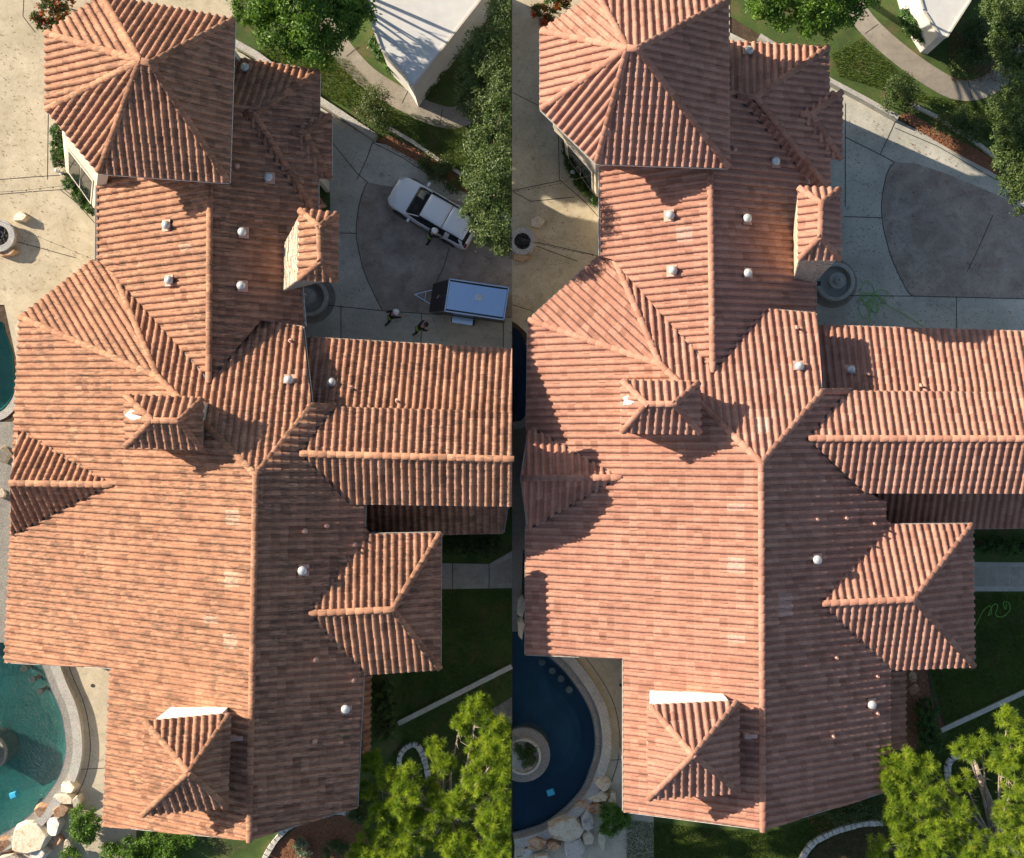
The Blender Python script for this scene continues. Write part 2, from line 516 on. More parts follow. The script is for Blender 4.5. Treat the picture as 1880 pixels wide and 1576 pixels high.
class Roof:
    def __init__(s, house, mat, seed):
        s.house, s.mat = house, mat
        s.whole = []          # (matrix, tint)
        s.V, s.F, s.T = [], [], []
        s.r = random.Random(seed)
        s.deckV, s.deckF = [], []
        s.caps = []
    def facet(s, pts, fresh=(), thick=.16, down=None):
        P = [Vector(p) for p in pts]
        c = sum(P, Vector()) / len(P)
        A = np.array([p - c for p in P])
        n = Vector(np.linalg.svd(A)[2][2])
        if n.z < 0: n = -n
        d = Vector((0, 0, -1)); d = (d - n * d.dot(n)).normalized()
        if down is not None:
            d = Vector(down); d = (d - n * d.dot(n)).normalized()
        U = -d
        X = U.cross(n).normalized()
        pj = [((p - c).dot(X), (p - c).dot(U)) for p in P]
        # deck slab
        nb = len(s.deckV)
        tr = tessellate_polygon([[Vector((a, b, 0)) for a, b in pj]])
        for a, b in pj: s.deckV.append(c + X * a + U * b - n * .004)
        for a, b in pj: s.deckV.append(c + X * a + U * b - n * thick)
        m_ = len(pj)
        for t_ in tr:
            s.deckF.append([nb + i for i in t_]); s.deckF.append([nb + m_ + i for i in t_[::-1]])
        for i in range(m_):
            j = (i + 1) % m_
            s.deckF.append([nb + i, nb + j, nb + m_ + j, nb + m_ + i])
        tris = []
        for t_ in tr:
            q = [pj[i] for i in t_]
            ar = (q[1][0] - q[0][0]) * (q[2][1] - q[0][1]) - (q[1][1] - q[0][1]) * (q[2][0] - q[0][0])
            if ar < 0: q = q[::-1]
            tris.append((q, min(p[0] for p in q), max(p[0] for p in q), min(p[1] for p in q), max(p[1] for p in q)))
        a0, a1 = min(p[0] for p in pj), max(p[0] for p in pj)
        b0, b1 = min(p[1] for p in pj), max(p[1] for p in pj)
        fr = []
        for f in fresh:
            q = Vector(f)
            fr.append(((q - c).dot(X), (q - c).dot(U)))
        for j in range(int((b1 - b0) / TE) + 2):
            b = b0 + j * TE
            if b > b1: break
            for i in range(-1, int((a1 - a0) / TW) + 2):
                a = a0 + i * TW
                tint = min(.9, max(0, s.r.gauss(.45, .22)))
                for fa, fb in fr:
                    if 0 <= fa - a < TW and -TE * .5 <= fb - b < TE * 1.5: tint = 1.0
                za = s.r.uniform(-.004, .009)
                cor = [(a, b), (a + TW, b), (a, b + TE + .03), (a + TW, b + TE + .03)]
                ins = [inside(q, pj) for q in cor]
                full = all(ins)
                if full:
                    for q in pj:
                        if a < q[0] < a + TW and b < q[1] < b + TE: full = False
                if full:
                    o = c + X * (a + s.r.uniform(-.007, .007)) + U * (b + s.r.uniform(-.012, .012)) + n * za
                    th = s.r.gauss(0, .009); X2 = X * math.cos(th) + U * math.sin(th); U2 = U * math.cos(th) - X * math.sin(th)
                    s.whole.append((o, X2, U2, n, tint))
                    continue
                for f in TF:
                    fp = [(x + a, y + b, z + za) for x, y, z in f]
                    f0, f1 = min(p[0] for p in fp), max(p[0] for p in fp)
                    g0, g1 = min(p[1] for p in fp), max(p[1] for p in fp)
                    for q, ta, tb, tc, td in tris:
                        if f1 < ta or f0 > tb or g1 < tc or g0 > td: continue
                        r = clip_tri(fp, q)
                        if len(r) >= 3:
                            k = len(s.V)
                            s.V += [c + X * p[0] + U * p[1] + n * p[2] for p in r]
                            s.F.append(list(range(k, k + len(r)))); s.T.append(tint)
    def cap(s, p, q, up=.085, r=.155):
        s.caps.append((Vector(p), Vector(q), up, r))
    def build(s):
        roof = mesh('roof', s.deckV, s.deckF, M['deck'], parent=s.house)
        # single tiles that show largest
        def score(t_):
            o, X, U, n, tint = t_
            v = Vector((0, 0, CAM_H)) - o
            px_ = 940 + o.x * PPM * CAM_H / (CAM_H - o.z); py_ = 788 - o.y * PPM * CAM_H / (CAM_H - o.z)
            vis = 1 if 10 < px_ < 1870 and 10 < py_ < 1566 else 0
            return vis * (n.dot(v.normalized()) / v.length_squared + (1 if tint == 1.0 else 0))
        s.whole.sort(key=score, reverse=True)
        single, rest = s.whole[:296], s.whole[296:]
        variants = []
        nv = 14
        for k in range(nv):
            tn = 1.0 if k == nv - 1 else (k + .5) / (nv - 1) * .9
            v, f = [], []
            for fc in TF:
                f.append(list(range(len(v), len(v) + 4))); v += fc
            me = bpy.data.meshes.new('tile')
            me.from_pydata(v, [], f); me.materials.append(s.mat)
            a = me.attributes.new('tint', 'FLOAT', 'FACE'); a.data.foreach_set('value', [tn] * len(f))
            variants.append(me)
        for o, X, U, n, tint in single:
            k = nv - 1 if tint == 1.0 else min(nv - 2, int(tint / .9 * (nv - 1)))
            t_ = link('tile', variants[k], roof)
            t_.matrix_basis = Matrix(((X.x, U.x, n.x, o.x), (X.y, U.y, n.y, o.y), (X.z, U.z, n.z, o.z), (0, 0, 0, 1)))
        V = list(s.V); F = list(s.F); T = list(s.T)
        for o, X, U, n, tint in rest:
            for fc in TF:
                k = len(V)
                V += [o + X * x + U * y + n * z for x, y, z in fc]
                F.append([k, k + 1, k + 2, k + 3]); T.append(tint)
        fo = mesh('tile_field', V, F, s.mat, tint=T, parent=roof)
        fo['kind'] = 'stuff'
        # ridge and hip tiles
        def cap_mesh(r, L, tn):
            v, f = [], []
            seg = 8
            for (y, k, dz) in ((0, 1.0, .018), (L, .86, -.012)):
                for i in range(seg + 1):
                    a = PI * i / seg
                    v.append((-r * k * math.cos(a), y, r * k * .8 * math.sin(a) - .03 + dz))
            for i in range(seg): f.append((i, i + 1, seg + 2 + i, seg + 1 + i))
            b0 = len(v)
            for i in range(seg + 1):
                a = PI * i / seg
                v.append((-r * .84 * math.cos(a), 0, r * .64 * math.sin(a) - .03 + .018))
            for i in range(seg): f.append((b0 + i, b0 + i + 1, i + 1, i))
            me = bpy.data.meshes.new('ridge_tile')
            me.from_pydata(v, [], f); me.materials.append(s.mat)
            me.polygons.foreach_set('use_smooth', [i < seg for i in range(len(f))])
            a = me.attributes.new('tint', 'FLOAT', 'FACE'); a.data.foreach_set('value', [tn] * len(f))
            return me
        cache = {}
        n_ = 0
        for p, q, up, r in s.caps:
            if p.z > q.z: p, q = q, p
            L = (q - p).length
            if L < .15: continue
            k = max(1, round(L / .40)); st = L / k
            y = (q - p).normalized()
            x = y.cross(Vector((0, 0, 1))).normalized()
            z = x.cross(y)
            for i in range(k):
                tn = s.r.randint(0, 6)
                key = (r, round(st, 1), tn)
                if key not in cache: cache[key] = cap_mesh(r, round(st, 1) + .09, tn / 10)
                o = p + y * (st * i) + Vector((0, 0, up + s.r.uniform(-.012, .014)))
                c_ = link('ridge_tile', cache[key], roof)
                c_.matrix_basis = Matrix(((x.x, y.x, z.x, o.x), (x.y, y.y, z.y, o.y), (x.z, y.z, z.z, o.z), (0, 0, 0, 1)))
                n_ += 1
        print('tiles', len(s.whole), 'caps', n_)
        return roof

def ray_plane(u, v, pl):
    n, d = pl
    o = Vector((0, 0, CAM_H)); r = at(u, v, 0) - o
    t_ = (d - n.dot(o)) / n.dot(r)
    return o + r * t_

def plane3(a, b, c):
    n = (b - a).cross(c - a).normalized()
    if n.z < 0: n = -n
    return n, n.dot(a)

def plane_slope(p, q, sl, side):
    """plane through p,q (level-ish line), falling by slope sl towards the side direction"""
    e = (q - p).normalized()
    h = Vector((side[0], side[1], 0)); h = (h - Vector((e.x, e.y, 0)) * h.dot(Vector((e.x, e.y, 0)))).normalized()
    return plane3(p, q, p + h - Vector((0, 0, sl)))

def build_house(half, label, roofmat):
    """half 0 = left place, 1 = right place; the two photographs show one house, surveyed twice"""
    i = half
    H = empty('tiled_house', at(470 if not i else 1410, 900))
    tag(H, label, 'house', 'sprawling tiled houses seen from above')
    inv = Matrix.Translation(-H.location)
    Rf = Roof(H, roofmat, 5 + i)
    def P(l, r): return (l, r)[i]
    SL = .42
    # ---- key points
    M1 = at(*P((470, 872), (1397, 850)), 8.0)
    M2 = at(*P((458, 1542), (1400, 1523)), 8.0)
    pl_left = plane_slope(M1, M2, SL, (-1, 0))
    D4 = ray_plane(*P((37, 582), (970, 588)), pl_left)
    D3 = ray_plane(*P((290, 692), (1211, 669)), pl_left)
    E3 = ray_plane(*P((20, 985), (966, 967)), pl_left)
    E4 = ray_plane(*P((10, 1216), (965, 1202)), pl_left)
    E5 = ray_plane(*P((204, 1226), (1145, 1208)), pl_left)
    E6 = ray_plane(*P((190, 1516), (1145, 1490)), pl_left)
    D1 = at(*P((172, 478), (1101, 470)), D4.z)
    pl_diag = plane3(D4, D3, D1)
    D2 = ray_plane(*P((205, 490), (1129, 479)), pl_diag)
    pl_top = plane3(M1, D3, M1 + Vector((1, 0, 0)))
    D2t = ray_plane(*P((205, 490), (1129, 479)), pl_top)
    D2.z = D2t.z = (D2.z + D2t.z) / 2; D2 = at(*P((205, 490), (1129, 479)), D2.z)
    N2 = ray_plane(*P((384, 700), (1308, 681)), pl_top)
    N1 = at(*P((386, 325), (1303, 300)), N2.z)
    NE_top = at(*P((386, 190), (1300, 170)), N2.z)
    pl_nl = plane_slope(NE_top, N2, SL, (-1, 0))
    pl_nr = plane_slope(NE_top, N2, SL, (1, 0))
    G1 = ray_plane(*P((476, 590), (1406, 568)), pl_top)
    G2 = ray_plane(*P((556, 601), (1498, 576)), pl_top)
    G3 = ray_plane(*P((573, 745), (1509, 719)), pl_top)
    A1 = ray_plane(*P((177, 300), (1101, 290)), pl_nl)
    A2 = ray_plane(*P((175, 478), (1101, 470)), pl_nl)
    # main west slope (with the step in its eave)
    fr_w = [(428, 941), (428, 955), (424, 1058), (424, 1072), (392, 1145), (420, 1175), (420, 1190), (410, 432)] if not i else [(1348, 928), (1350, 1035), (1350, 1168), (1349, 1050)]
    D4b = ray_plane(*P((27, 790), (967, 787)), pl_left)
    Wa = ray_plane(*P((205, 890), (1137, 877)), pl_left)
    Rf.facet([D4, D3, M1, M2, E6, E5, E4, E3, D4b], [ray_plane(*f, pl_left) for f in fr_w])
    # diagonal facet
    Rf.facet([D1, D2, D3, D4])
    # north facing main slope
    fr_t = [] if not i else [(1391, 783), (1404, 783)]
    V2 = N2
    Rf.facet([D2, V2, G1, G2, G3, M1, D3], [ray_plane(*f, pl_top) for f in fr_t])
    # north wing slopes
    fr_n = [(345, 447), (345, 459)] if not i else [(1263, 427), (1263, 440)]
    Rf.facet([A1, N1, N2, D2 + Vector((0, 0, 0)), A2], [ray_plane(*f, pl_nl) for f in fr_n], down=None)
    B1 = ray_plane(*P((560, 600), (1498, 578)), pl_nr)
    B2 = ray_plane(*P((552, 500), (1497, 480)), pl_nr)
    B3 = ray_plane(*P((588, 385), (1524, 352)), pl_nr)
    B4 = ray_plane(*P((584, 150), (1520, 120)), pl_nr)
    Rf.facet([N1 + (NE_top - N2) * 0, N2, G1, B1, B2, B3, ray_plane(*P((600, 380), (1515, 345)), pl_nr), ray_plane(*P((472, 217), (1392, 186)), pl_nr), ray_plane(*P((472, 195), (1392, 165)), pl_nr), NE_top])
    # main east slope
    pl_right = plane3(M1, M2, M1 + Vector((1, 0, -.41)))
    F1 = ray_plane(*P((615, 748), (1555, 719)), pl_right)
    G3r = ray_plane(*P((573, 745), (1509, 719)), pl_right)
    R1 = ray_plane(*P((551, 833), (1482, 805)), pl_right)
    V1 = ray_plane(*P((638, 924), (1592, 905)), pl_right)
    F4 = ray_plane(*P((670, 924), (1625, 922)), pl_right)
    F5 = ray_plane(*P((669, 968), (1624, 950)), pl_right)
    F5b = ray_plane(*P((680, 980), (1632, 962)), pl_right)
    F6 = ray_plane(*P((667, 1238), (1632, 1229)), pl_right)
    F7 = ray_plane(*P((655, 1482), (1632, 1452)), pl_right)
    fr_e = [] if not i else [(1435, 1108), (1437, 1120), (1434, 1095)]
    Rf.facet([M1, G3r, F1, R1, V1, F4, F5, F5b, F6, F7, M2], [ray_plane(*f, pl_right) for f in fr_e])
    # east wing
    R2 = at(940 if not i else 1960, P(843, 806), R1.z)
    if i: pass
    X1 = 940 if not i else 1960
    zs = R1.z
    T1 = at(*P((615, 748), (1555, 719)), F1.z)
    T2 = at(X1, P(757, 722), F1.z)
    Rf.facet([R1, T1, T2, R2])
    lo = F1.z - 1.15
    L1 = at(*P((573, 745), (1508, 717)), lo); L2 = at(X1, P(760, 728), lo)
    L0 = at(*P((563, 620), (1500, 598)), lo - 1.25); L3 = at(X1, P(642, 612), lo - 1.25)
    Rf.facet([L0, L1 + Vector((0, -.25, .1)), L2 + Vector((0, -.25, .1)), L3])
    BZ = R1.z - .92
    K1 = at(*P((634, 924), (1588, 904)), BZ); K2 = at(X1, P(928, 905), BZ)
    Rf.facet([R1, R2, K2, K1])
    # low shaded roof in the well
    Y1 = at(*P((655, 895), (1610, 885)), 3.9); Y2 = at(X1 if i else 937, P(900, 880), 3.9)
    Y3 = at(*P((924, 978), (1960, 968)), 3.05); Y4 = at(*P((655, 984), (1610, 972)), 3.05)
    Rf.facet([Y1, Y2, Y3, Y4])
    # south east hip roof
    z5 = F6.z - .05
    S1 = ray_plane(*P((568, 1126), (1507, 1108)), pl_right)
    S2 = at(*P((721, 1119), (1677, 1100)), S1.z)
    S3 = at(*P((809, 979), (1784, 963)), z5)
    S4 = at(*P((808, 1228), (1787, 1223)), z5)
    S5 = at(*P((655, 982), (1620, 964)), z5)
    S6 = at(*P((660, 1238), (1628, 1229)), z5)
    Rf.facet([S1, S5, S3, S2]); Rf.facet([S1, S2, S4, S6]); Rf.facet([S2, S3, S4])
    # pent strip
    if i: q = [(1628, 1232), (1661, 1232), (1661, 1376), (1628, 1376)]
    else: q = [(664, 1240), (680, 1240), (678, 1400), (663, 1400)]
    Rf.facet([at(*q[0], 3.5), at(*q[1], 3.15), at(*q[2], 3.15), at(*q[3], 3.5)])
    # west gable
    Wb = at(*P((19, 887), (957, 878)), Wa.z)
    Wc = at(*P((35, 789), (972, 785)), D4b.z + .1)
    Wd = at(*P((22, 981), (970, 972)), E3.z + .1)
    Rf.facet([Wb, Wc, Wa]); Rf.facet([Wb, Wa, Wd])
    # tower
    zt, za_ = 7.1, 9.4
    Ta = at(*P((258, 113), (1151, 90)), za_); Tb = at(*P((277, 117), (1170, 91)), za_)
    T = [at(*q, zt) for q in P([(85, 62), (86, 202), (182, 318), (420, 335), (430, 37), (187, -8)],
                               [(993, 58), (993, 201), (1095, 300), (1337, 308), (1336, 2), (1095, -12)])]
    for a, b, tops in ((0, 1, [Ta]), (1, 2, [Ta]), (2, 3, [Tb, Ta]), (3, 4, [Tb]), (4, 5, [Ta, Tb]), (5, 0, [Ta])):
        Rf.facet([T[a], T[b]] + tops)
    # north east hip roof
    NEa = ray_plane(*P((449, 211), (1352, 178)), pl_nr)
    NEb = at(*P((469, 212), (1387, 180)), NEa.z)
    ze = NEa.z - 1.15
    NE1 = at(*P((415, 104), (1325, 76)), ze + .05); NE2 = at(*P((586, 131), (1520, 88)), ze)
    NE3 = ray_plane(*P((583, 395), (1524, 352)), plane3(NEb, NE2, NE2 + Vector((0, -1, 0))))
    Rf.facet([NE1, NE2, NEb, NEa, at(*P((420, 200), (1330, 172)), NEa.z)])
    Rf.facet([NE2, NEb, NE3])
    NEv = ray_plane(*P((575, 400), (1505, 352)), pl_nr)
    Rf.facet([NEa, NEb, NE3, NEv])
    pl_ne = plane3(NEb, NE2, NE3)
    Sa = ray_plane(*P((537, 244), (1468, 211)), pl_ne); Sb = at(*P((562, 246), (1490, 211)), Sa.z)
    zse = Sa.z - .5
    S_1 = at(*P((608, 213), (1545, 170)), zse); S_2 = at(*P((608, 330), (1545, 294)), zse)
    S_3 = at(*P((585, 207), (1518, 171)), zse); S_4 = at(*P((582, 328), (1520, 292)), zse)
    Rf.facet([Sa, S_3, S_1, Sb]); Rf.facet([Sb, S_1, S_2]); Rf.facet([Sa, Sb, S_2, S_4])
    # chimney caps
    def hipcap(c4, r2, z0, z1):
        c = [at(*q, z0) for q in c4]; r = [at(*q, z1) for q in r2]
        return c, r
    c1, r1 = hipcap(P([(231, 726), (373, 732), (370, 824), (231, 821)], [(1141, 699), (1283, 702), (1285, 796), (1141, 794)]),
                    P([(280, 772), (330, 773)], [(1186, 742), (1237, 742)]), 8.0, 8.65)
    Rf.facet([c1[0], c1[1], r1[1], r1[0]]); Rf.facet([c1[1], c1[2], r1[1]]); Rf.facet([c1[2], c1[3], r1[0], r1[1]]); Rf.facet([c1[3], c1[0], r1[0]])
    c2, r2_ = hipcap(P([(267, 1324), (423, 1310), (417, 1480), (262, 1496)], [(1191, 1294), (1354, 1287), (1355, 1453), (1190, 1467)]),
                     P([(347, 1418)], [(1272, 1386)]), 8.5, 9.5)
    for k in range(4): Rf.facet([c2[k], c2[(k + 1) % 4], r2_[0]])
    c3, r3 = hipcap(P([(550, 386), (621, 393), (619, 517), (549, 513)], [(1465, 345), (1541, 348), (1542, 477), (1466, 477)]),
                    P([(586, 417), (588, 481)], [(1507, 374), (1505, 436)]), 7.2, 7.75)
    Rf.facet([c3[0], c3[1], r3[0]]); Rf.facet([c3[1], c3[2], r3[1], r3[0]]); Rf.facet([c3[2], c3[3], r3[1]]); Rf.facet([c3[3], c3[0], r3[0], r3[1]])
    # ---- valley metal
    for a, b in ((D2, N2), (G1, N2), (F1, R1), (K1, R1), (S5, S1), (S6, S1), (Wc, Wa), (Wd, Wa), (NEv, NEa)):
        d = b - a; d.z = 0; d.normalize(); nn = Vector((-d.y, d.x, 0)) * .045; up_ = Vector((0, 0, .075))
        o = mesh('valley_flashing', [a - nn + up_, b - nn + up_, b + nn + up_, a + nn + up_, a - nn - up_, b - nn - up_, b + nn - up_, a + nn - up_],
                 [(0, 1, 2, 3), (0, 4, 5, 1), (3, 2, 6, 7), (0, 3, 7, 4), (1, 5, 6, 2)], M['valley'], parent=H)
        o.matrix_parent_inverse = inv
    # ---- ridge and hip tiles
    cp = Rf.cap
    for a, b in ((M1, M2), (D2, D3), (D3, M1), (D4, D3), (N1, N2), (M1, G3), (R1, R2), (S1, S2), (S2, S3), (S2, S4), (Wb, Wa),
                 (Ta, T[0]), (Ta, T[1]), (Ta, T[2]), (Tb, T[3]), (Tb, T[4]), (Ta, T[5]), (Ta, Tb), (NEa, NEb), (NEb, NE2), (NEb, NE3),
                 (Sa, Sb), (Sb, S_1), (Sb, S_2), (G3r, F1)):
        cp(a, b)
    for c, r in ((c1, [r1[0], r1[1], r1[1], r1[0]]), (c2, [r2_[0]] * 4), (c3, [r3[0], r3[0], r3[1], r3[1]])):
        for k in range(4): cp(c[k], r[k], .08, .14)
    cp(r1[0], r1[1], .08, .14); cp(r3[0], r3[1], .08, .14)
    roof = Rf.build()
    for o in [roof]: o.matrix_parent_inverse = inv
    # ---- walls under the eaves, gutters on them
    def wallbits(edges, inset=.85, z0=0.0, mat=M['stucco'], name='wall', gut=True):
        V, F = [], []
        for (a, b, inn) in edges:
            e = (b - a); e.z = 0; e.normalize()
            nn = Vector((-e.y, e.x, 0))
            if nn.dot(inn - a) < 0: nn = -nn
            p, q = a + nn * inset + e * inset * .5, b + nn * inset - e * inset * .5
            up = -.7 if (a is Wc or a is Wb) else -.2
            L_ = max(.01, (b - a).to_2d().length); fz = inset * .5 / L_
            zp, zq = a.z + (b.z - a.z) * fz, b.z + (a.z - b.z) * fz
            k = len(V)
            V += [Vector((p.x, p.y, z0)), Vector((q.x, q.y, z0)), Vector((q.x, q.y, zq + up)), Vector((p.x, p.y, zp + up))]
            p2, q2 = p + nn * .2, q + nn * .2
            V += [Vector((p2.x, p2.y, z0)), Vector((q2.x, q2.y, z0)), Vector((q2.x, q2.y, zq + up)), Vector((p2.x, p2.y, zp + up))]
            for f in ((0, 1, 2, 3), (4, 7, 6, 5), (0, 3, 7, 4), (1, 5, 6, 2), (3, 2, 6, 7)):
                F.append([k + x for x in f])
        o = mesh(name, V, F, mat, parent=H); o.matrix_parent_inverse = inv
        if gut:
            for (a, b, inn) in edges:
                if a is T1: continue
                e = (b - a); L = e.length; e.normalize()
                eh = Vector((e.x, e.y, 0)).normalized()
                nn = Vector((-eh.y, eh.x, 0))
                if nn.dot(inn - a) < 0: nn = -nn
                bm = bmesh.new()
                h_ = .075
                sec = [(-.055, -.09), (-.055, .01), (-.04, .01), (-.035, -.065), (.02, -.065), (.02, .0), (.03, .0), (.03, -.09)]
                v0 = [bm.verts.new(a - nn * (-y_) + nn * 0 + Vector((0, 0, z_ - .03))) for y_, z_ in sec]
                v1 = [bm.verts.new(b - nn * (-y_) + nn * 0 + Vector((0, 0, z_ - .03))) for y_, z_ in sec]
                for k in range(len(sec)):
                    kk = (k + 1) % len(sec)
                    bm.faces.new((v0[k], v0[kk], v1[kk], v1[k]))
                bm.faces.new(v0[::-1]); bm.faces.new(v1)
                g_ = bm_obj('gutter', bm, M['gutter'], H); g_.matrix_parent_inverse = inv
    ctr = at(*P((400, 900), (1330, 880)), 4)
    top = at(*P((330, 380), (1250, 360)), 4)
    edges = [(D4, D4b, ctr), (E3, E4, ctr), (E4, E5, M1), (E5, E6, ctr), (E6, M2, ctr), (M2, F7, ctr), (F7, F6, ctr),
             (D1, D4, ctr), (A1, A2, top), (Wc, Wb, Wa), (Wb, Wd, Wa),
             (S3, S4, S2), (S5, S3, S2), (S4, S6, S2), (F4, F5, ctr),
             (G1, G2, M1), (G2, G3, M1), (B1, B2, top), (B2, B3, top), (L0, L3, M1 + Vector((5, 0, 0))),
             (NE1, NE2, NEb), (NE2, NE3, NEb), (S_1, S_2, Sa), (K1, K2, R1), (Y4, Y3, R1), (T1, T2, R1)]
    if not i: edges.append((Y3, Y2, Y1))
    wallbits(edges)
    tc = sum(T, Vector()) / 6
    te = [(T[k], T[(k + 1) % 6], tc) for k in range(6)]
    wallbits(te, .7, 3.2, name='tower_wall')
    # lower storey of the tower stands out past the eave on its south-west side, with a window
    g = P([(113, 238), (121, 318), (172, 392), (185, 388), (185, 318)], [(1033, 240), (1040, 290), (1095, 370), (1103, 362), (1103, 298)])
    foot = [at(*q, 0) for q in g]
    tw = P([(104, 222), (118, 240), (180, 316), (200, 318), (200, 300)], [(1020, 226), (1032, 238), (1093, 300), (1115, 300), (1110, 285)])
    topv = [at(*q, 4.9) for q in tw]
    V = foot + topv
    F = [[k, k + 1, 5 + k + 1, 5 + k] for k in range(4)] + [[5, 6, 7, 8, 9]]
    o = mesh('bay_wall', V, F, M['stucco'], parent=H); o.matrix_parent_inverse = inv
    a, b, c_, d_ = foot[1], foot[2], topv[2], topv[1]
    def on(s_, t_, out=0):
        p = a.lerp(b, s_).lerp(d_.lerp(c_, s_), t_)
        n = (b - a).cross(d_ - a).normalized()
        if n.x > 0: n = -n
        return p + n * out
    def panel(name, s0, s1, t0, t1, mat, out, par):
        V = [on(s0, t0, out), on(s1, t0, out), on(s1, t1, out), on(s0, t1, out), on(s0, t0, -.05), on(s1, t0, -.05), on(s1, t1, -.05), on(s0, t1, -.05)]
        o_ = mesh(name, V, [(0, 1, 2, 3), (0, 4, 5, 1), (1, 5, 6, 2), (2, 6, 7, 3), (3, 7, 4, 0)], mat, parent=par)
        o_.matrix_parent_inverse = inv if par is H else Matrix()
        return o_
    fr = panel('window', .1, .9, .12, .72, M['frame'], .03, H)
    panel('pane', .14, .48, .17, .67, M['glass'], .045, fr); panel('pane', .52, .86, .17, .67, M['glass'], .045, fr)
    # chimneys: stacks under their tiled caps
    def stack(c, zb, mat, feet=None, name='chimney', ins=.14):
        cen = sum(c, Vector()) / 4
        tp = [cen + (q - cen) * (1 - ins) - Vector((0, 0, .12)) for q in c]
        bt = feet if feet else [Vector((q.x, q.y, zb)) for q in tp]
        bm = bmesh.new()
        a_ = [bm.verts.new(q) for q in bt]; b_ = [bm.verts.new(q) for q in tp]
        for k in range(4): bm.faces.new((a_[k], a_[(k + 1) % 4], b_[(k + 1) % 4], b_[k]))
        bm.faces.new(b_)
        o_ = bm_obj(name, bm, mat, H); o_.matrix_parent_inverse = inv
        return o_, bt, tp
    stack(c1, 5.0, M['stucco'])
    cm = sum(c2, Vector()) / 4
    c2s = [Vector((cm.x + (q.x - cm.x) * .80, q.y if q.y > cm.y else cm.y + (q.y - cm.y) * .85, q.z)) for q in c2]
    stack(c2s, 4.5, M['plaster_white'], ins=.0)
    # the wide stone chimney by the fountain, its shaft battered out towards the courtyard
    f3 = P([(522, 452), (600, 440), (588, 517), (519, 535)], [(1456, 425), (1520, 430), (1513, 482), (1457, 511)])
    zf = (4.6, 4.4, 4.4, 4.6)
    if not i: feet = [at(522, 450, 4.7), at(604, 430, 4.4), at(590, 518, 4.4), at(519, 536, 4.6)]
    else: feet = [at(1456, 425, 4.7), at(1525, 420, 4.4), at(1495, 518, 4.4), at(1457, 511, 4.6)]
    st, bt, tp = stack(c3, 4, M['stone_face'], feet, 'stone_chimney', ins=.05)
    rr = random.Random(3)
    cs = []
    for (A, B, C, D) in ((bt[3], bt[0], tp[0], tp[3]), (bt[2], bt[3], tp[3], tp[2])):
        rows = 22
        n = (B - A).cross(D - A).normalized()
        if n.z < 0: n = -n
        for r in range(rows):
            t0, t1 = r / rows + .004, (r + 1) / rows - .004
            s_ = 0.0
            while s_ < .97:
                wd = rr.uniform(.12, .3); e_ = min(1.0, s_ + wd); out = rr.uniform(.015, .05)
                def pt(s2, t2, o2): return A.lerp(B, s2).lerp(D.lerp(C, s2), t2) + n * o2
                cs.append([pt(s_ + .008, t0, 0), pt(e_ - .008, t0, 0), pt(e_ - .008, t1, 0), pt(s_ + .008, t1, 0),
                           pt(s_ + .008, t0, out), pt(e_ - .008, t0, out), pt(e_ - .008, t1, out), pt(s_ + .008, t1, out)])
                s_ = e_
    for q in cs:
        o_ = mesh('stone', q, [(4, 5, 6, 7), (0, 1, 5, 4), (1, 2, 6, 5), (2, 3, 7, 6), (3, 0, 4, 7)], M['stone_face'], parent=st)
    # roof vents and pipes
    def on_roof(u, v, z): return at(u, v, z)
    def zroof(u, v):
        best = -1
        for pl_, box in ((pl_left, 'L'), (pl_right, 'R')):
            pass
        return best
    planes = dict(l=pl_left, r=pl_right, t=pl_top, nl=pl_nl, nr=pl_nr, ne=plane3(NE1, NE2, NEb), w=plane3(L0, L1 + Vector((0, -.25, .1)), L3))
    domes = P([(308, 415, 'nl'), (313, 516, 'nl'), (447, 428, 'nr'), (445, 526, 'nr'), (495, 328, 'nr'), (452, 127, 'ne'), (532, 698, 't'), (610, 703, 'w'), (557, 1047, 'r'), (636, 1300, 'r')],
              [(1229, 397, 'nl'), (1234, 498, 'nl'), (1370, 403, 'nr'), (1371, 503, 'nr'), (1422, 299, 'nr'), (1373, 96, 'ne'), (1465, 673, 't'), (1559, 680, 'w'), (1498, 1027, 'r'), (1598, 1292, 'r')])
    dome = flash = None
    for u, v, k in domes:
        p = ray_plane(u, v, planes[k]); n = planes[k][0]
        if dome is None:
            bm = bmesh.new()
            bm_lathe(bm, (0, 0, 0), [(.11, .0), (.11, .2), (.19, .2), (.205, .23), (.19, .28), (.14, .33), (.07, .36), (.0, .37)], 20)
            bm.verts.ensure_lookup_table()
            o_ = bm_obj('roof_vent', bm, M['vent'], H, True); dome = o_.data
            bm = bmesh.new(); bm_box(bm, (0, 0, .105), (.52, .46, .02)); flash = None
            f_ = bm_obj('flashing', bm, M['pipe'], o_); flash = f_.data
        else:
            o_ = link('roof_vent', dome, H); f_ = link('flashing', flash, o_)
        o_.matrix_basis = Matrix.Translation(p - Vector((0, 0, .0)) )
        o_.matrix_parent_inverse = inv
        f_.matrix_basis = n.to_track_quat('Z', 'Y').to_matrix().to_4x4()
    pipes = P([(436, 306, 'nr'), (535, 627, 't'), (645, 713, 'w'), (730, 737, 'w'), (614, 745, 'w'), (560, 975, 'r'), (600, 965, 'r'), (652, 1000, 'r'), (580, 1210, 'r'), (650, 1248, 'r'), (578, 1360, 'r')],
              [(1347, 275, 'nr'), (1461, 603, 't'), (1591, 688, 'w'), (1688, 709, 'w'), (1559, 717, 'w'), (1498, 953, 'r'), (1551, 951, 'r'), (1602, 961, 'r'), (1533, 1206, 'r'), (1608, 1240, 'r'), (1608, 1308, 'r'), (1527, 1350, 'r')])
    pm = None
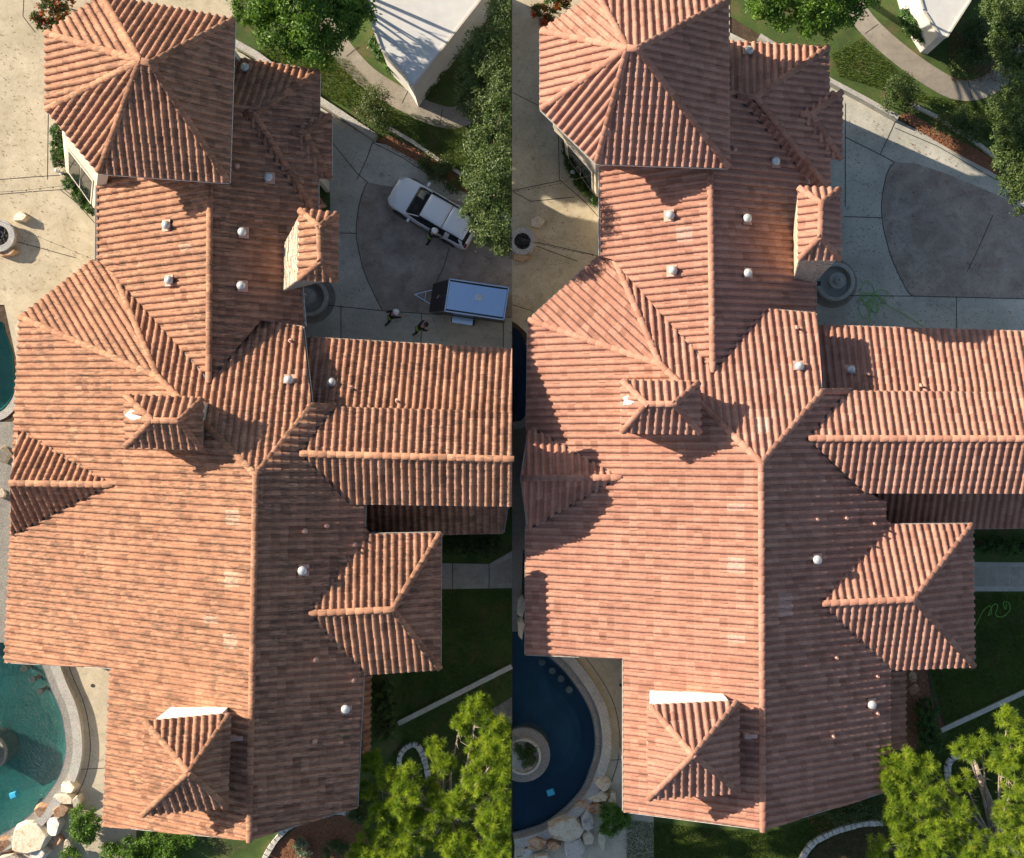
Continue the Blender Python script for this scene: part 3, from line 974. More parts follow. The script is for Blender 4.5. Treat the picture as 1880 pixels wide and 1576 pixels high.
    for u, v, k in pipes:
        p = ray_plane(u, v, planes[k])
        if pm is None:
            bm = bmesh.new()
            bm_lathe(bm, (0, 0, 0), [(.14, .08), (.09, .13), (.05, .16), (.05, .34), (.035, .34), (.035, .3), (0, .3)], 12)
            o_ = bm_obj('vent_pipe', bm, M['pipe'], H, True); pm = o_.data
        else: o_ = link('vent_pipe', pm, H)
        o_.matrix_basis = Matrix.Translation(p); o_.matrix_parent_inverse = inv
    # box vent behind the south chimney
    p = ray_plane(*P((436, 1352), (1373, 1348)), pl_left)
    bm = bmesh.new(); bm_box(bm, p + Vector((-.1, 0, .2)), (.26, .2, .4)); bm_box(bm, p + Vector((.12, 0, .3)), (.42, .16, .12))
    o_ = bm_obj('box_vent', bm, M['pipe'], H); o_.matrix_parent_inverse = inv
    # torn white membrane by the middle chimney
    bl = P([(228, 762), (240, 752), (252, 757), (262, 765), (250, 772), (238, 770)], [(1143, 730), (1153, 726), (1166, 737), (1155, 745), (1143, 743), (1146, 736)])
    q = [at(u, v, 8.28 + .004 * (u - bl[0][0])) for u, v in bl]
    o_ = mesh('torn_membrane', q + [x - Vector((0, 0, .02)) for x in q], [(0, 1, 2, 3, 4, 5)] + [(k, (k + 1) % 6, 6 + (k + 1) % 6, 6 + k) for k in range(6)], M['plaster_white'], parent=H)
    o_.matrix_parent_inverse = inv
    return H

build_house(0, 'house in the left half with lichen-streaked tiled roof, beside the white car', M['tile_old'])
build_house(1, 'house in the right half with clean salmon tiled roof, beside the tangled green hose', M['tile_new'])
# ------------------------------------------------------------------ ground
def sheet(name, pts, mat, z, parent=None, kind='structure', t=.05):
    o = prism(name, px(pts, z), z - t, z, mat, parent)
    if kind and parent is None: o['kind'] = kind
    return o
GROUND_HOLES = []
def joint(par, pts, z, wd=.018):
    P_ = [at(p[0], p[1], z) for p in pts]
    V, F = [], []
    for i, p in enumerate(P_):
        d = (P_[min(i + 1, len(P_) - 1)] - P_[max(i - 1, 0)]); d.z = 0; d.normalize()
        n = Vector((-d.y, d.x, 0)) * wd
        V += [p - n, p + n]
        if i: F.append((2 * i - 2, 2 * i, 2 * i + 1, 2 * i - 1))
    return mesh('joint', V, F, M['joint'], parent=par)
# ---- left place
o = sheet('patio', [(-170, -120), (430, -120), (430, 560), (210, 620), (30, 620), (22, 585), (8, 560), (-170, 560)], M['patio'], .012)
for q in ([(-60, 335), (60, 325), (110, 322)], [(-60, 362), (60, 352), (118, 348), (175, 395)], [(-60, 420), (60, 452), (140, 474)], [(90, 150), (88, 240), (87, 330)], [(44, -10), (42, 30), (65, 60)], [(110, 348), (140, 372), (176, 412)]):
    joint(o, q, .017)
o = sheet('lawn', [(330, -120), (939.9, -120), (939.9, 1700), (150, 1700), (150, 1480), (380, 1480), (640, 1400), (640, 1000), (700, 960), (900, 640), (930, 420), (700, 262), (430, 86), (330, 40)], M['lawn'], -.004)
drv = sheet('driveway', [(430, 88), (560, 180), (690, 262), (720, 268), (860, 350), (939.9, 400), (939.9, 700), (540, 700), (470, 500), (430, 200)], M['drive'], .008)
disc_l = [(674, 335), (662, 365), (655, 404), (654, 432), (659, 462), (668, 498), (683, 533), (702, 571)]
o = sheet('stained_disc', spline(disc_l, 5) + [(790, 577), (939.9, 582), (939.9, 400), (860, 352), (790, 330), (716, 300)][:3] + [(939.9, 420), (850, 372), (760, 350), (700, 340)], M['disc'], .012)
for q in (spline(disc_l, 5), [(655, 330), (672, 295), (684, 262)], [(610, 262), (655, 318), (675, 335)], [(620, 428), (654, 429)], [(595, 560), (702, 571), (790, 577), (939, 583)], [(626, 562), (626, 622)],
          [(774, 575), (773, 630)], [(924, 582), (924, 640)], [(825, 455), (815, 490), (800, 520), (794, 545)], [(684, 262), (740, 290), (800, 330)]):
    joint(drv, q, .018)
sheet('side_strip', [(586, 325), (606, 325), (606, 392), (586, 392)], M['lawn'], .012)
# low garden wall and beds
def lowwall(name, pts, z, mat, label, cat, group=None, w0=5):
    o = prism(name, px(ribbon(pts, w0), z), 0, z, mat)
    bpy.context.view_layer.update()
    return tag(o, label, cat, group)
lowwall('garden_wall', [(395, 58), (470, 100), (560, 166), (630, 212), (690, 252)], .45, M['coping'], 'low cream garden wall running from the tower to the mulch bed, left half', 'wall', w0=6)
sheet('mulch_bed', [(690, 258), (712, 250), (745, 262), (800, 296), (860, 336), (920, 385), (920, 402), (850, 352), (780, 305), (715, 268)], M['mulch'], .02)
lowwall('bed_curb', [(710, 232), (760, 262), (800, 290), (850, 322), (900, 360)], .16, M['curb'], 'grey curb stone edging the mulch bed beside the lawn, left half', 'curb', w0=3)
wk = [(590, 40), (628, 92), (672, 140), (730, 178), (790, 208), (838, 216), (880, 190), (900, 150)]
o = sheet('garden_path', ribbon(spline(wk, 6), 20), M['walk'], .014)
for q in ([(636, 104), (658, 86)], [(738, 190), (750, 165)], [(808, 228), (812, 200)]): joint(o, q, .019)
# east path, lawn edge, curb
o = sheet('front_path', [(800, 1034), (898, 1036), (939.9, 1012), (939.9, 1080), (800, 1082)], M['paver'], .014)
for q in ([(812, 1041), (828, 1041), (828, 1074), (812, 1074)], [(834, 1041), (890, 1042), (890, 1073), (834, 1074)], [(906, 1040), (939, 1024), (939, 1071), (906, 1072)]):
    sheet('paver_panel', q, M['paver_in'], .019, parent=o)
joint(o, [(831, 1034), (831, 1081)], .021); joint(o, [(898, 1036), (898, 1080)], .021)
lowwall('curb', [(731, 1329), (939.5, 1224)], .12, M['curb'], 'straight pale concrete curb crossing the shaded lawn, left half', 'curb', w0=4.5)
sheet('street_corner', [(900, 1305), (939.9, 1280), (939.9, 1330), (915, 1320)], M['walk'], .012)
def edging(name, pts, wd, z, label, par_name='stone', mat=None):
    """curved edging laid stone by stone"""
    root = empty(name, at(*pts[0]))
    P_ = spline(pts, 10)
    L = [0]
    for a, b in zip(P_, P_[1:]): L.append(L[-1] + (b - a).length)
    tot = L[-1]; s_ = 0; rr = random.Random(int(pts[0][0]))
    def get(s2):
        for k in range(len(L) - 1):
            if L[k + 1] >= s2: return P_[k].lerp(P_[k + 1], (s2 - L[k]) / max(1e-6, L[k + 1] - L[k]))
        return P_[-1]
    while s_ < tot - 3:
        e_ = min(tot, s_ + rr.uniform(8, 14))
        a, b = get(s_ + .6), get(e_ - .4)
        d = (b - a).normalized(); n = Vector((-d.y, d.x)) * wd * rr.uniform(.85, 1.1)
        zz = z + rr.uniform(-.02, .03)
        A = [at(*(a - n), zz), at(*(b - n), zz), at(*(b + n), zz), at(*(a + n), zz)]
        bm = bmesh.new()
        lo = [bm.verts.new((p.x, p.y, 0)) for p in A]; hi = [bm.verts.new(p) for p in A]
        for k in range(4): bm.faces.new((lo[k], lo[(k + 1) % 4], hi[(k + 1) % 4], hi[k]))
        bm.faces.new(hi)
        bmesh.ops.recalc_face_normals(bm, faces=bm.faces)
        bmesh.ops.bevel(bm, geom=[e for e in bm.edges if all(v.co.z > .01 for v in e.verts)], offset=.02, segments=1, affect='EDGES')
        o_ = bm_obj(par_name, bm, mat or M['rock_grey'], root)
        o_.matrix_parent_inverse = Matrix.Translation(-root.location)
        s_ = e_
    return tag(root, label, 'edging')
edging('bed_edging', [(478, 1590), (505, 1545), (540, 1513), (590, 1495), (630, 1492), (662, 1505)], 5, .22, 'curved stone edging round the brown bed below the house, left half', 'edging')
sheet('planting_bed', [(484, 1590), (510, 1548), (545, 1518), (592, 1500), (632, 1497), (668, 1510), (690, 1600)], M['mulch'], .03)
edging('bed_edging', [(735, 1425), (733, 1392), (750, 1370), (768, 1372), (780, 1400), (788, 1440)], 5, .2, 'small grey stone arch of edging half under the pine, left half')
# ---- left pools
def ell(c, rx, ry, a0, a1, n=24, rot=0):
    return [(c[0] + rx * math.cos(math.radians(a0 + (a1 - a0) * k / n)), c[1] - ry * math.sin(math.radians(a0 + (a1 - a0) * k / n))) for k in range(n + 1)]
inner = spline([(60, 1196), (78, 1222), (95, 1265), (112, 1305), (120, 1345), (121, 1385), (110, 1425), (85, 1463), (55, 1498), (10, 1530), (-30, 1545)], 6)
def offs(pts, d):
    P_ = [Vector(p) for p in pts]; out = []
    for i, p in enumerate(P_):
        t_ = (P_[min(i + 1, len(P_) - 1)] - P_[max(i - 1, 0)]).normalized()
        out.append(p + Vector((t_.y, -t_.x)) * d)
    return out
def pool(half, inner, left, mats, toplabel):
    ox = 0
    WZ = -.10
    cl = [Vector(p) for p in inner] + [Vector(p) for p in left]
    GROUND_HOLES.append(px([tuple(p) for p in cl], 0))
    # deck ring, seat wall
    o = prism('pool_shelf', px([*offs(inner, 22), *[Vector(p) for p in inner][::-1]], 0.0), -.3, 0.02, M['pebble']); o['kind'] = 'structure'
    o = prism('pool_coping', px([*offs(inner, 29), *offs(inner, 12)[::-1]], .32), .0, .32, M['coping']); o['kind'] = 'structure'
    deck = sheet('pool_deck', [*offs(inner, 24), *left[:0], *( [(-120, 1700), (250, 1700), (250, 1180), (60, 1180)] if half == 0 else [(941, 1640), (1200, 1640), (1200, 1180), (1000, 1180)])], M['patio2'], .006)
    joint(deck, offs(inner, 44), .012)
    q = offs(inner, 30); 
    k = int(len(q) * .55)
    joint(deck, [q[k], q[k] + Vector((60, -3))], .012)
    # basin
    bm = bmesh.new()
    top = px([tuple(p) for p in cl], WZ)
    n = len(top)
    sh = (sum((p for p in top), Vector()) / n)
    rings = [top]
    for f_, z in ((.0, -.45), (.06, -.5), (.22, -.75), (.45, -1.15), (.7, -1.3)):
        rings.append([Vector((p.x + (sh.x - p.x) * f_, p.y + (sh.y - p.y) * f_, z)) for p in top])
    R_ = [[bm.verts.new(p) for p in r] for r in rings]
    for a, b in zip(R_, R_[1:]):
        for k in range(n): bm.faces.new((a[k], a[(k + 1) % n], b[(k + 1) % n], b[k]))
    bm.faces.new(R_[-1])
    o = bm_obj('pool_basin', bm, mats[0]); o['kind'] = 'structure'
    o = prism('pool_water', px([tuple(p) for p in cl], WZ), WZ - .001, WZ, mats[1]); o['kind'] = 'structure'
    V, F = [], []
    a_ = px([tuple(p) for p in inner], -.005); b_ = px([tuple(p) for p in offs(inner, -2.2)], -.005)
    for p_, q_ in zip(a_, b_): V += [p_, q_]
    F = [(2 * k, 2 * k + 1, 2 * k + 3, 2 * k + 2) for k in range(len(a_) - 1)]
    wt = mesh('waterline_band', V, F, M['tile_band']); wt['kind'] = 'structure'
    # keep only the water surface itself
    bm = bmesh.new(); bm.from_mesh(o.data)
    bmesh.ops.delete(bm, geom=[f for f in bm.faces if abs(f.normal.z) < .5], context='FACES')
    bm.to_mesh(o.data); bm.free()
pool(0, inner, [(-160, 1545), (-160, 1150), (20, 1150)], (M['pool_floor'], M['water']), '')
inner_r = spline([(985, 1176), (1006, 1202), (1034, 1228), (1057, 1257), (1075, 1285), (1088, 1315), (1094, 1355), (1092, 1385), (1084, 1412), (1069, 1448), (1038, 1483), (999, 1512), (960, 1526), (941, 1530)], 6)
pool(1, inner_r, [(941, 1530), (941, 1150), (970, 1150)], (M['pool_floor_shade'], M['water_still_shade']), '')
# upper pools, west of each house
def pool2(pts, ring, mats, clipx=None):
    P_ = spline(pts, 6)
    WZ = -.10
    GROUND_HOLES.append(px(P_, 0))
    o = prism('pool_water', px(P_, WZ), WZ - .001, WZ, mats[1]); o['kind'] = 'structure'
    bm = bmesh.new(); bm.from_mesh(o.data)
    bmesh.ops.delete(bm, geom=[f for f in bm.faces if abs(f.normal.z) < .5], context='FACES')
    bm.to_mesh(o.data); bm.free()
    top = px(P_, WZ); c = sum(top, Vector()) / len(top); n = len(top)
    bm = bmesh.new()
    rings = []
    for f_, z in ((0, .0), (0, -.4), (.2, -.7), (.5, -1.2)):
        rings.append([bm.verts.new((p.x + (c.x - p.x) * f_, p.y + (c.y - p.y) * f_, z)) for p in top])
    for a, b in zip(rings, rings[1:]):
        for k in range(n): bm.faces.new((a[k], a[(k + 1) % n], b[(k + 1) % n], b[k]))
    bm.faces.new(rings[-1])
    o = bm_obj('pool_basin', bm, mats[0]); o['kind'] = 'structure'
    if ring:
        o = prism('pool_coping', px(ribbon(spline(ring, 6), 7), .04), -.2, .04, M['coping']); o['kind'] = 'structure'
pool2([(-60, 585), (0, 590), (10, 610), (22, 645), (27, 690), (24, 725), (5, 752), (-30, 765), (-60, 765)], [(-60, 774), (-30, 773), (8, 760), (30, 732), (36, 700)], (M['pool_floor'], M['water']))
sheet('side_deck', [(-170, 775), (30, 775), (60, 800), (60, 1180), (-170, 1180)], M['pebble'], .004)
sheet('deck_by_pool', [(8, 560), (40, 560), (60, 740), (34, 740), (30, 660)], M['patio2'], .004)
pool2([(941, 600), (955, 612), (968, 650), (975, 700), (972, 745), (960, 768), (941, 775)], [(941, 782), (962, 777), (980, 752)], (M['pool_floor_shade'], M['water_still_shade']))
sheet('side_deck', [(940.1, 785), (1000, 785), (1000, 990), (960, 1010), (956, 1160), (940.1, 1160)], M['walk'], .004)
# ---- right place
o = sheet('patio', [(940.1, -120), (1340, -120), (1340, 560), (1130, 620), (985, 640), (965, 610), (950, 596), (940.1, 590)], M['patio'], .012)
for q in ([(941, 350), (1030, 332)], [(941, 352), (975, 370), (1055, 362)], [(985, 452), (1060, 480)], [(985, 445), (1090, 468)], [(1025, 245), (1027, 330), (1075, 372), (1100, 400)], [(941, 560), (980, 572), (965, 590)], [(941, 170), (1000, 200)]):
    joint(o, q, .017)
sheet('lawn', [(1300, -120), (2050, -120), (2050, 1700), (1100, 1700), (1100, 1470), (1350, 1460), (1600, 1400), (1600, 1000), (1700, 960), (1960, 640), (1960, 400), (1830, 318), (1522, 142), (1340, 30)], M['lawn'], -.004)
drv = sheet('driveway', [(1340, 60), (1522, 150), (1650, 222), (1745, 270), (1830, 322), (1960, 372), (1960, 700), (1480, 700), (1400, 500), (1340, 200)], M['drive'], .008)
disc_r = [(1642, 298), (1628, 320), (1619, 368), (1620, 406), (1628, 444), (1640, 482), (1665, 533), (1676, 544)]
sheet('stained_disc', spline(disc_r, 5) + [(1760, 546), (1960, 552), (1960, 420), (1830, 358), (1740, 320), (1680, 300)], M['disc'], .012)
for q in (spline(disc_r, 5), [(1616, 284), (1643, 225)], [(1552, 252), (1616, 284), (1642, 298)], [(1552, 190), (1552, 380)], [(1550, 398), (1619, 400)], [(1540, 543), (1676, 544), (1760, 546), (1880, 549)], [(1756, 546), (1756, 605)],
          [(1823, 395), (1808, 430), (1790, 470), (1775, 500)], [(1643, 235), (1720, 268), (1828, 330)]):
    joint(drv, q, .018)
lowwall('garden_wall', [(1395, 65), (1522, 146), (1590, 182), (1650, 216)], .45, M['coping'], 'low grey-cream garden wall running from the tower to the mulch bed, right half', 'wall', w0=4)
sheet('mulch_bed', [(1650, 212), (1668, 206), (1720, 236), (1790, 272), (1835, 300), (1830, 320), (1760, 284), (1700, 248)], M['mulch'], .02)
lowwall('bed_curb', [(1672, 190), (1720, 214), (1800, 266), (1840, 298)], .16, M['curb'], 'curb stone edging the mulch bed under the shady tree, right half', 'curb', w0=3)
o = sheet('garden_path', ribbon(spline([(1560, 0), (1592, 45), (1640, 90), (1700, 135), (1758, 165), (1808, 160), (1850, 130), (1885, 95)], 6), 19), M['walk'], .014)
for q in ([(1588, 62), (1612, 45)], [(1784, 180), (1778, 150)]): joint(o, q, .019)
o = sheet('front_path', [(1770, 1032), (1960, 1034), (1960, 1086), (1770, 1086)], M['paver'], .014)
for k in range(8):
    sheet('paver_panel', [(1790 + k * 21.5, 1041), (1809.5 + k * 21.5, 1041), (1809.5 + k * 21.5, 1077), (1790 + k * 21.5, 1077)], M['paver_in'], .019, parent=o)
lowwall('curb', [(1728, 1342), (1800, 1309), (1880, 1272), (1960, 1235)], .12, M['curb'], 'straight pale concrete curb crossing the green lawn, right half', 'curb', w0=4.5)
sheet('side_bed', [(1655, 1225), (1704, 1225), (1712, 1280), (1735, 1335), (1725, 1350), (1655, 1390)], M['mulch'], .012)
lowwall('lawn_edge', [(1704, 1228), (1712, 1275), (1726, 1310), (1738, 1334)], .05, M['soil'], 'thin dark edge between the reddish bed and the sunny lawn, right half', 'edging', w0=1.3)
edging('bed_edging', [(1468, 1590), (1490, 1553), (1530, 1530), (1580, 1515), (1622, 1512)], 5, .22, 'curved stone edging round the dark bed below the house, right half')
sheet('planting_bed', [(1474, 1590), (1494, 1558), (1532, 1535), (1582, 1520), (1625, 1517), (1640, 1600)], M['soil'], .03)
edging('bed_edging', [(1743, 1440), (1742, 1405), (1757, 1390), (1780, 1393), (1800, 1430), (1815, 1480), (1828, 1520)], 5, .2, 'grey stone arch of edging glimpsed through the pine, right half')
# island planters in the pools
def island(u, v, r, label, full):
    root = empty('pool_island', at(u, v))
    tag(root, label, 'planter')
    k = 1 / PPM
    bm = bmesh.new()
    bm_lathe(bm, (0, 0, 0), [(r * k, -1.2), (r * k, .12), (r * k * .98, .15), (r * k * .66, .15), (r * k * .64, .1)], 40)
    bm_obj('pebble_ring', bm, M['pebble'], root)
    bm = bmesh.new()
    bm_lathe(bm, (0, 0, 0), [(r * k * .66, .1), (r * k * .66, .42), (r * k * .58, .45), (r * k * .56, .3), (0, .3)], 36)
    bm_obj('bowl', bm, M['curb'] , root)
    if not full:
        for o_ in root.children:
            bm = bmesh.new(); bm.from_mesh(o_.data)
            bmesh.ops.bisect_plane(bm, geom=bm.verts[:] + bm.edges[:] + bm.faces[:], plane_co=(-root.location.x + .003, 0, 0), plane_no=(-1, 0, 0), clear_outer=True)
            bm.to_mesh(o_.data); bm.free()
    return root
isl_l = island(-22, 1382, 34, 'round pebble island planter at the left edge of the teal pool', True)
isl_r = island(960, 1385, 50, 'round pebble island planter with grass in the dark blue pool', False)
# submerged stools
for grp, lst in (('bar stools under the teal water', [(44, 1228), (60, 1248), (73, 1270)]), ('bar stools under the dark blue water', [(995, 1217), (1014, 1232), (1030, 1247), (1045, 1267)])):
    for n_, (u, v) in enumerate(lst):
        p = at(u, v, -.2)
        bm = bmesh.new()
        bm_lathe(bm, (0, 0, 0), [(.16, -.7), (.12, -.66), (.12, -.08), (.17, -.06), (.175, -.01), (.16, .01), (0, .01)], 20)
        o = bm_obj('pool_stool', bm, M['pebble'], smooth=False); o.location = p
        place = ['nearest the eave', 'next to the one nearest the eave', 'third from the eave', 'farthest from the eave']
        if len(lst) == 3: place = [place[0], 'in the middle of three', place[3]]
        tag(o, f'round pool stool {place[n_]}, ' + ('teal pool' if n_ < 0 or 'teal' in grp else 'dark blue pool'), 'stool', grp)
# round drain on the deck, chlorine floaters
M['blue_plastic'] = simple('blue plastic', (.05, .42, .62), .4, var=.05, bmp=0)
for u, v, lab in ((25, 1460, 'light blue square float on the teal pool'), (1011, 1455, 'bright blue square float on the dark pool')):
    bm = bmesh.new(); bm_box(bm, (0, 0, .0), (.38, .32, .12), math.radians(18), .03); bm_box(bm, (0, 0, .07), (.28, .22, .04), math.radians(18), .01)
    o = bm_obj('pool_float', bm, M['blue_plastic']); o.location = at(u, v, -.08); tag(o, lab, 'float')
for u, v, lab in ((170, 1259, 'small dark round drain lid on the cream deck, left half'), (1140, 1258, 'small dark round drain lid beside the eave, right half')):
    bm = bmesh.new(); bm_lathe(bm, (0, 0, 0), [(.09, 0), (.09, .02), (.07, .025), (.05, .02), (0, .02)], 20)
    o = bm_obj('drain_lid', bm, M['joint']); o.location = at(u, v, .01); tag(o, lab, 'drain lid')
# neighbour's white building
def outbuilding(tops, z, label):
    root = empty('white_outbuilding', at(*tops[0]))
    inv = Matrix.Translation(-root.location)
    a = px(tops, z); c = sum(a, Vector()) / len(a)
    lo = [c + (p - c) * .985 for p in a]
    o_ = prism('wall', lo, 0, z - .12, M['white_stucco'], root); o_.matrix_parent_inverse = inv
    o_ = prism('roof', a, z - .119, z, M['white_stucco'], root); o_.matrix_parent_inverse = inv
    bm = bmesh.new()
    n = len(a)
    for k in range(n):
        p, q = a[k], a[(k + 1) % n]; d = (q - p).normalized(); nn = Vector((d.y, -d.x, 0))
        bm_box(bm, (p + q) / 2 + Vector((0, 0, .04)), ((q - p).length - .1, .09, .08), math.atan2(d.y, d.x))
    o_ = bm_obj('roof_edge', bm, M['frame'], root); o_.matrix_parent_inverse = inv
    return tag(root, label, 'building')
outbuilding([(655, -60), (930, -60), (883, 0), (757, 160), (742, 135), (700, 92), (683, 45)], 3.0, 'white flat-roofed building streaked with tree shade, above the garden path in the left half')
outbuilding([(1672, -60), (1835, -60), (1782, 0), (1737, 70), (1724, 66), (1695, 20)], 2.2, 'white flat-roofed building, above the garden path in the right half')

# the ground sheet, open where the pools are sunk
BIG = 300
loops = [[Vector((-BIG, -BIG, 0)), Vector((BIG, -BIG, 0)), Vector((BIG, BIG, 0)), Vector((-BIG, BIG, 0))]] + [[Vector((p.x, p.y, 0)) for p in h] for h in GROUND_HOLES]
allv = [Vector((p.x, p.y, -.03)) for l in loops for p in l]
gf = [t if (allv[t[1]] - allv[t[0]]).cross(allv[t[2]] - allv[t[0]]).z > 0 else t[::-1] for t in tessellate_polygon(loops)]
gr = mesh('ground', allv, gf, M['soil'])
gr['kind'] = 'structure'
# ------------------------------------------------------------------ foliage
def leafcloud(name, clumps, n, size, mat, parent, seed, sub=.32, subn=None, up=.55, clip=None, flat=.75, hollow=.55, shape='leaf'):
    """clumps: (x, y, z, r). leaves gathered in small sprays over the clumps' volume"""
    r = np.random.default_rng(seed)
    C = np.array([c[:3] for c in clumps]); R = np.array([c[3] for c in clumps])
    wgt = R ** 2; wgt = wgt / wgt.sum()
    ns = subn or max(20, n // 45)
    ci = r.choice(len(C), ns, p=wgt)
    d = r.normal(size=(ns, 3)); d[:, 2] = np.abs(d[:, 2]) * .9 - .25; d /= np.linalg.norm(d, axis=1)[:, None]
    rad = R[ci] * (hollow + (1 - hollow) * r.random(ns) ** .6) * (.85 + .3 * r.random(ns))
    SC = C[ci] + d * rad[:, None] * np.array([1, 1, flat])
    st = r.random(ns)
    k = r.integers(0, ns, n)
    off = r.normal(size=(n, 3)) * sub * np.array([.5, .5, .32])
    P = SC[k] + off
    P[:, 2] = np.maximum(P[:, 2], .04)
    nrm = d[k] * .6 + r.normal(size=(n, 3)) * .55 + np.array([0, 0, up])
    nrm /= np.linalg.norm(nrm, axis=1)[:, None]
    t_ = r.normal(size=(n, 3)); t_ -= nrm * (t_ * nrm).sum(1)[:, None]; t_ /= np.linalg.norm(t_, axis=1)[:, None]
    b_ = np.cross(nrm, t_)
    s_ = size * (.6 + .8 * r.random(n))[:, None]
    V = np.stack([P - t_ * s_, P + b_ * s_ * .45 - nrm * s_ * .12, P + t_ * s_, P - b_ * s_ * .45 - nrm * s_ * .12], 1)
    tint = np.clip(st[k] * .6 + r.random(n) * .4, 0, 1)
    if clip == 'L': keep = V[:, :, 0].max(1) < -.005
    elif clip == 'R': keep = V[:, :, 0].min(1) > .005
    else: keep = np.ones(n, bool)
    return quads(name, V[keep], mat, tint[keep], parent)

def needles(name, clumps, tufts, per, length, mat, parent, seed, clip=None, flat=.6):
    """pine foliage: needle brushes standing on the ends of the twigs"""
    r = np.random.default_rng(seed)
    C = np.array([c[:3] for c in clumps]); R = np.array([c[3] for c in clumps])
    wgt = R ** 2; wgt = wgt / wgt.sum()
    ci = r.choice(len(C), tufts, p=wgt)
    d = r.normal(size=(tufts, 3)); d[:, 2] = np.abs(d[:, 2]) - .2; d /= np.linalg.norm(d, axis=1)[:, None]
    T = C[ci] + d * (R[ci] * (.35 + .65 * r.random(tufts) ** .6))[:, None] * np.array([1, 1, flat])
    ax = d * .7 + np.array([0, 0, .7]) + r.normal(size=(tufts, 3)) * .25; ax /= np.linalg.norm(ax, axis=1)[:, None]
    k = np.repeat(np.arange(tufts), per); n = len(k)
    dd = ax[k] * .45 + r.normal(size=(n, 3)) * .62; dd /= np.linalg.norm(dd, axis=1)[:, None]
    L = length * (.7 + .6 * r.random(n))[:, None]
    p0 = T[k] + ax[k] * (r.random(n)[:, None] - .6) * .12
    side = np.cross(dd, r.normal(size=(n, 3))); side /= np.linalg.norm(side, axis=1)[:, None]
    wd = .0075
    tip = p0 + dd * L + np.array([0, 0, -.02])
    V = np.stack([p0 - side * wd, p0 + side * wd, tip + side * wd * .5, tip - side * wd * .5], 1)
    st = r.random(tufts)
    tint = np.clip(st[k] * .8 + r.random(n) * .2, 0, 1)
    keep = V[:, :, 0].max(1) < -.005 if clip == 'L' else (V[:, :, 0].min(1) > .005 if clip == 'R' else np.ones(n, bool))
    return quads(name, V[keep], mat, tint[keep], parent), T

def pc(lst, z, jit=0.0, seed=1):
    """(u, v, r px[, z]) -> world clumps"""
    out = []
    rr = random.Random(seed)
    for c in lst:
        zz = c[3] if len(c) > 3 else z + rr.uniform(-jit, jit)
        p = at(c[0], c[1], zz)
        out.append((p.x, p.y, p.z, c[2] / PPM * (CAM_H - zz) / CAM_H))
    return out

def trunk(root, base, clumps, r0, mat, clip=None, twigs=0, seed=2, h0=.35):
    rr = random.Random(seed)
    bm = bmesh.new()
    base = Vector(base)
    cen = sum((Vector(c[:3]) for c in clumps), Vector()) / len(clumps)
    fork = base.lerp(Vector((cen.x, cen.y, cen.z)), h0); fork.z = base.z + (cen.z - base.z) * .5
    bm_tube(bm, [base, base.lerp(fork, .5) + Vector((.08, -.05, 0)), fork], [r0 * 1.25, r0, r0 * .85], 9)
    for c in clumps:
        e = Vector(c[:3]); 
        if clip == 'L' and e.x > -.15: e.x = -.15
        if clip == 'R' and e.x < .15: e.x = .15
        mid = fork.lerp(e, .5) + Vector((rr.uniform(-.2, .2), rr.uniform(-.2, .2), rr.uniform(0, .35)))
        if clip == 'L': mid.x = min(mid.x, -.15)
        bm_tube(bm, [fork, mid, e], [r0 * .5, r0 * .3, r0 * .12], 6)
        for _ in range(twigs):
            a = mid.lerp(e, rr.uniform(.2, 1)); b = a + Vector((rr.gauss(0, 1), rr.gauss(0, 1), rr.gauss(.2, .5))).normalized() * c[3] * rr.uniform(.5, .95)
            if clip == 'L': b.x = min(b.x, -.05)
            bm_tube(bm, [a, a.lerp(b, .5) + Vector((0, 0, .05)), b], [r0 * .13, r0 * .09, r0 * .04], 4)
    return bm_obj('trunk', bm, mat, root, True)

def tree(name, label, base, lst, z, n, size, mat, seed, clip=None, r0=.16, sub=.3, jit=.4, bark=None, twigs=2, cat='tree', **kw):
    cl = pc(lst, z, jit, seed)
    root = empty(name, Vector(base))
    inv = Matrix.Translation(-root.location)
    c = leafcloud('crown', cl, n, size, mat, root, seed, sub=sub, clip=clip, **kw); c.matrix_parent_inverse = inv
    t_ = trunk(root, base, cl, r0, bark or M['bark'], clip, twigs, seed); t_.matrix_parent_inverse = inv
    return tag(root, label, cat)

def shrub(label, lst, z, n, size, mat, seed, name='shrub', cat='shrub', sub=.16, jit=.08, clip=None, **kw):
    cl = pc(lst, z, jit, seed)
    root = empty(name, Vector((cl[0][0], cl[0][1], 0)))
    inv = Matrix.Translation(-root.location)
    c = leafcloud('foliage', cl, n, size, mat, root, seed, sub=sub, clip=clip, **kw); c.matrix_parent_inverse = inv
    bm = bmesh.new(); rr = random.Random(seed)
    for q in cl:
        for k in range(4):
            e = Vector(q[:3]) + Vector((rr.uniform(-.6, .6) * q[3], rr.uniform(-.6, .6) * q[3], q[3] * .3))
            if clip == 'R': e.x = max(e.x, .03)
            b = Vector((q[0], q[1], 0))
            if clip == 'R': b.x = max(b.x, .03)
            bm_tube(bm, [b, b.lerp(e, .5) + Vector((.02, .02, 0)), e], [.02, .015, .008], 4)
    s_ = bm_obj('stem', bm, M['bark'], root); s_.matrix_parent_inverse = inv
    return tag(root, label, cat)

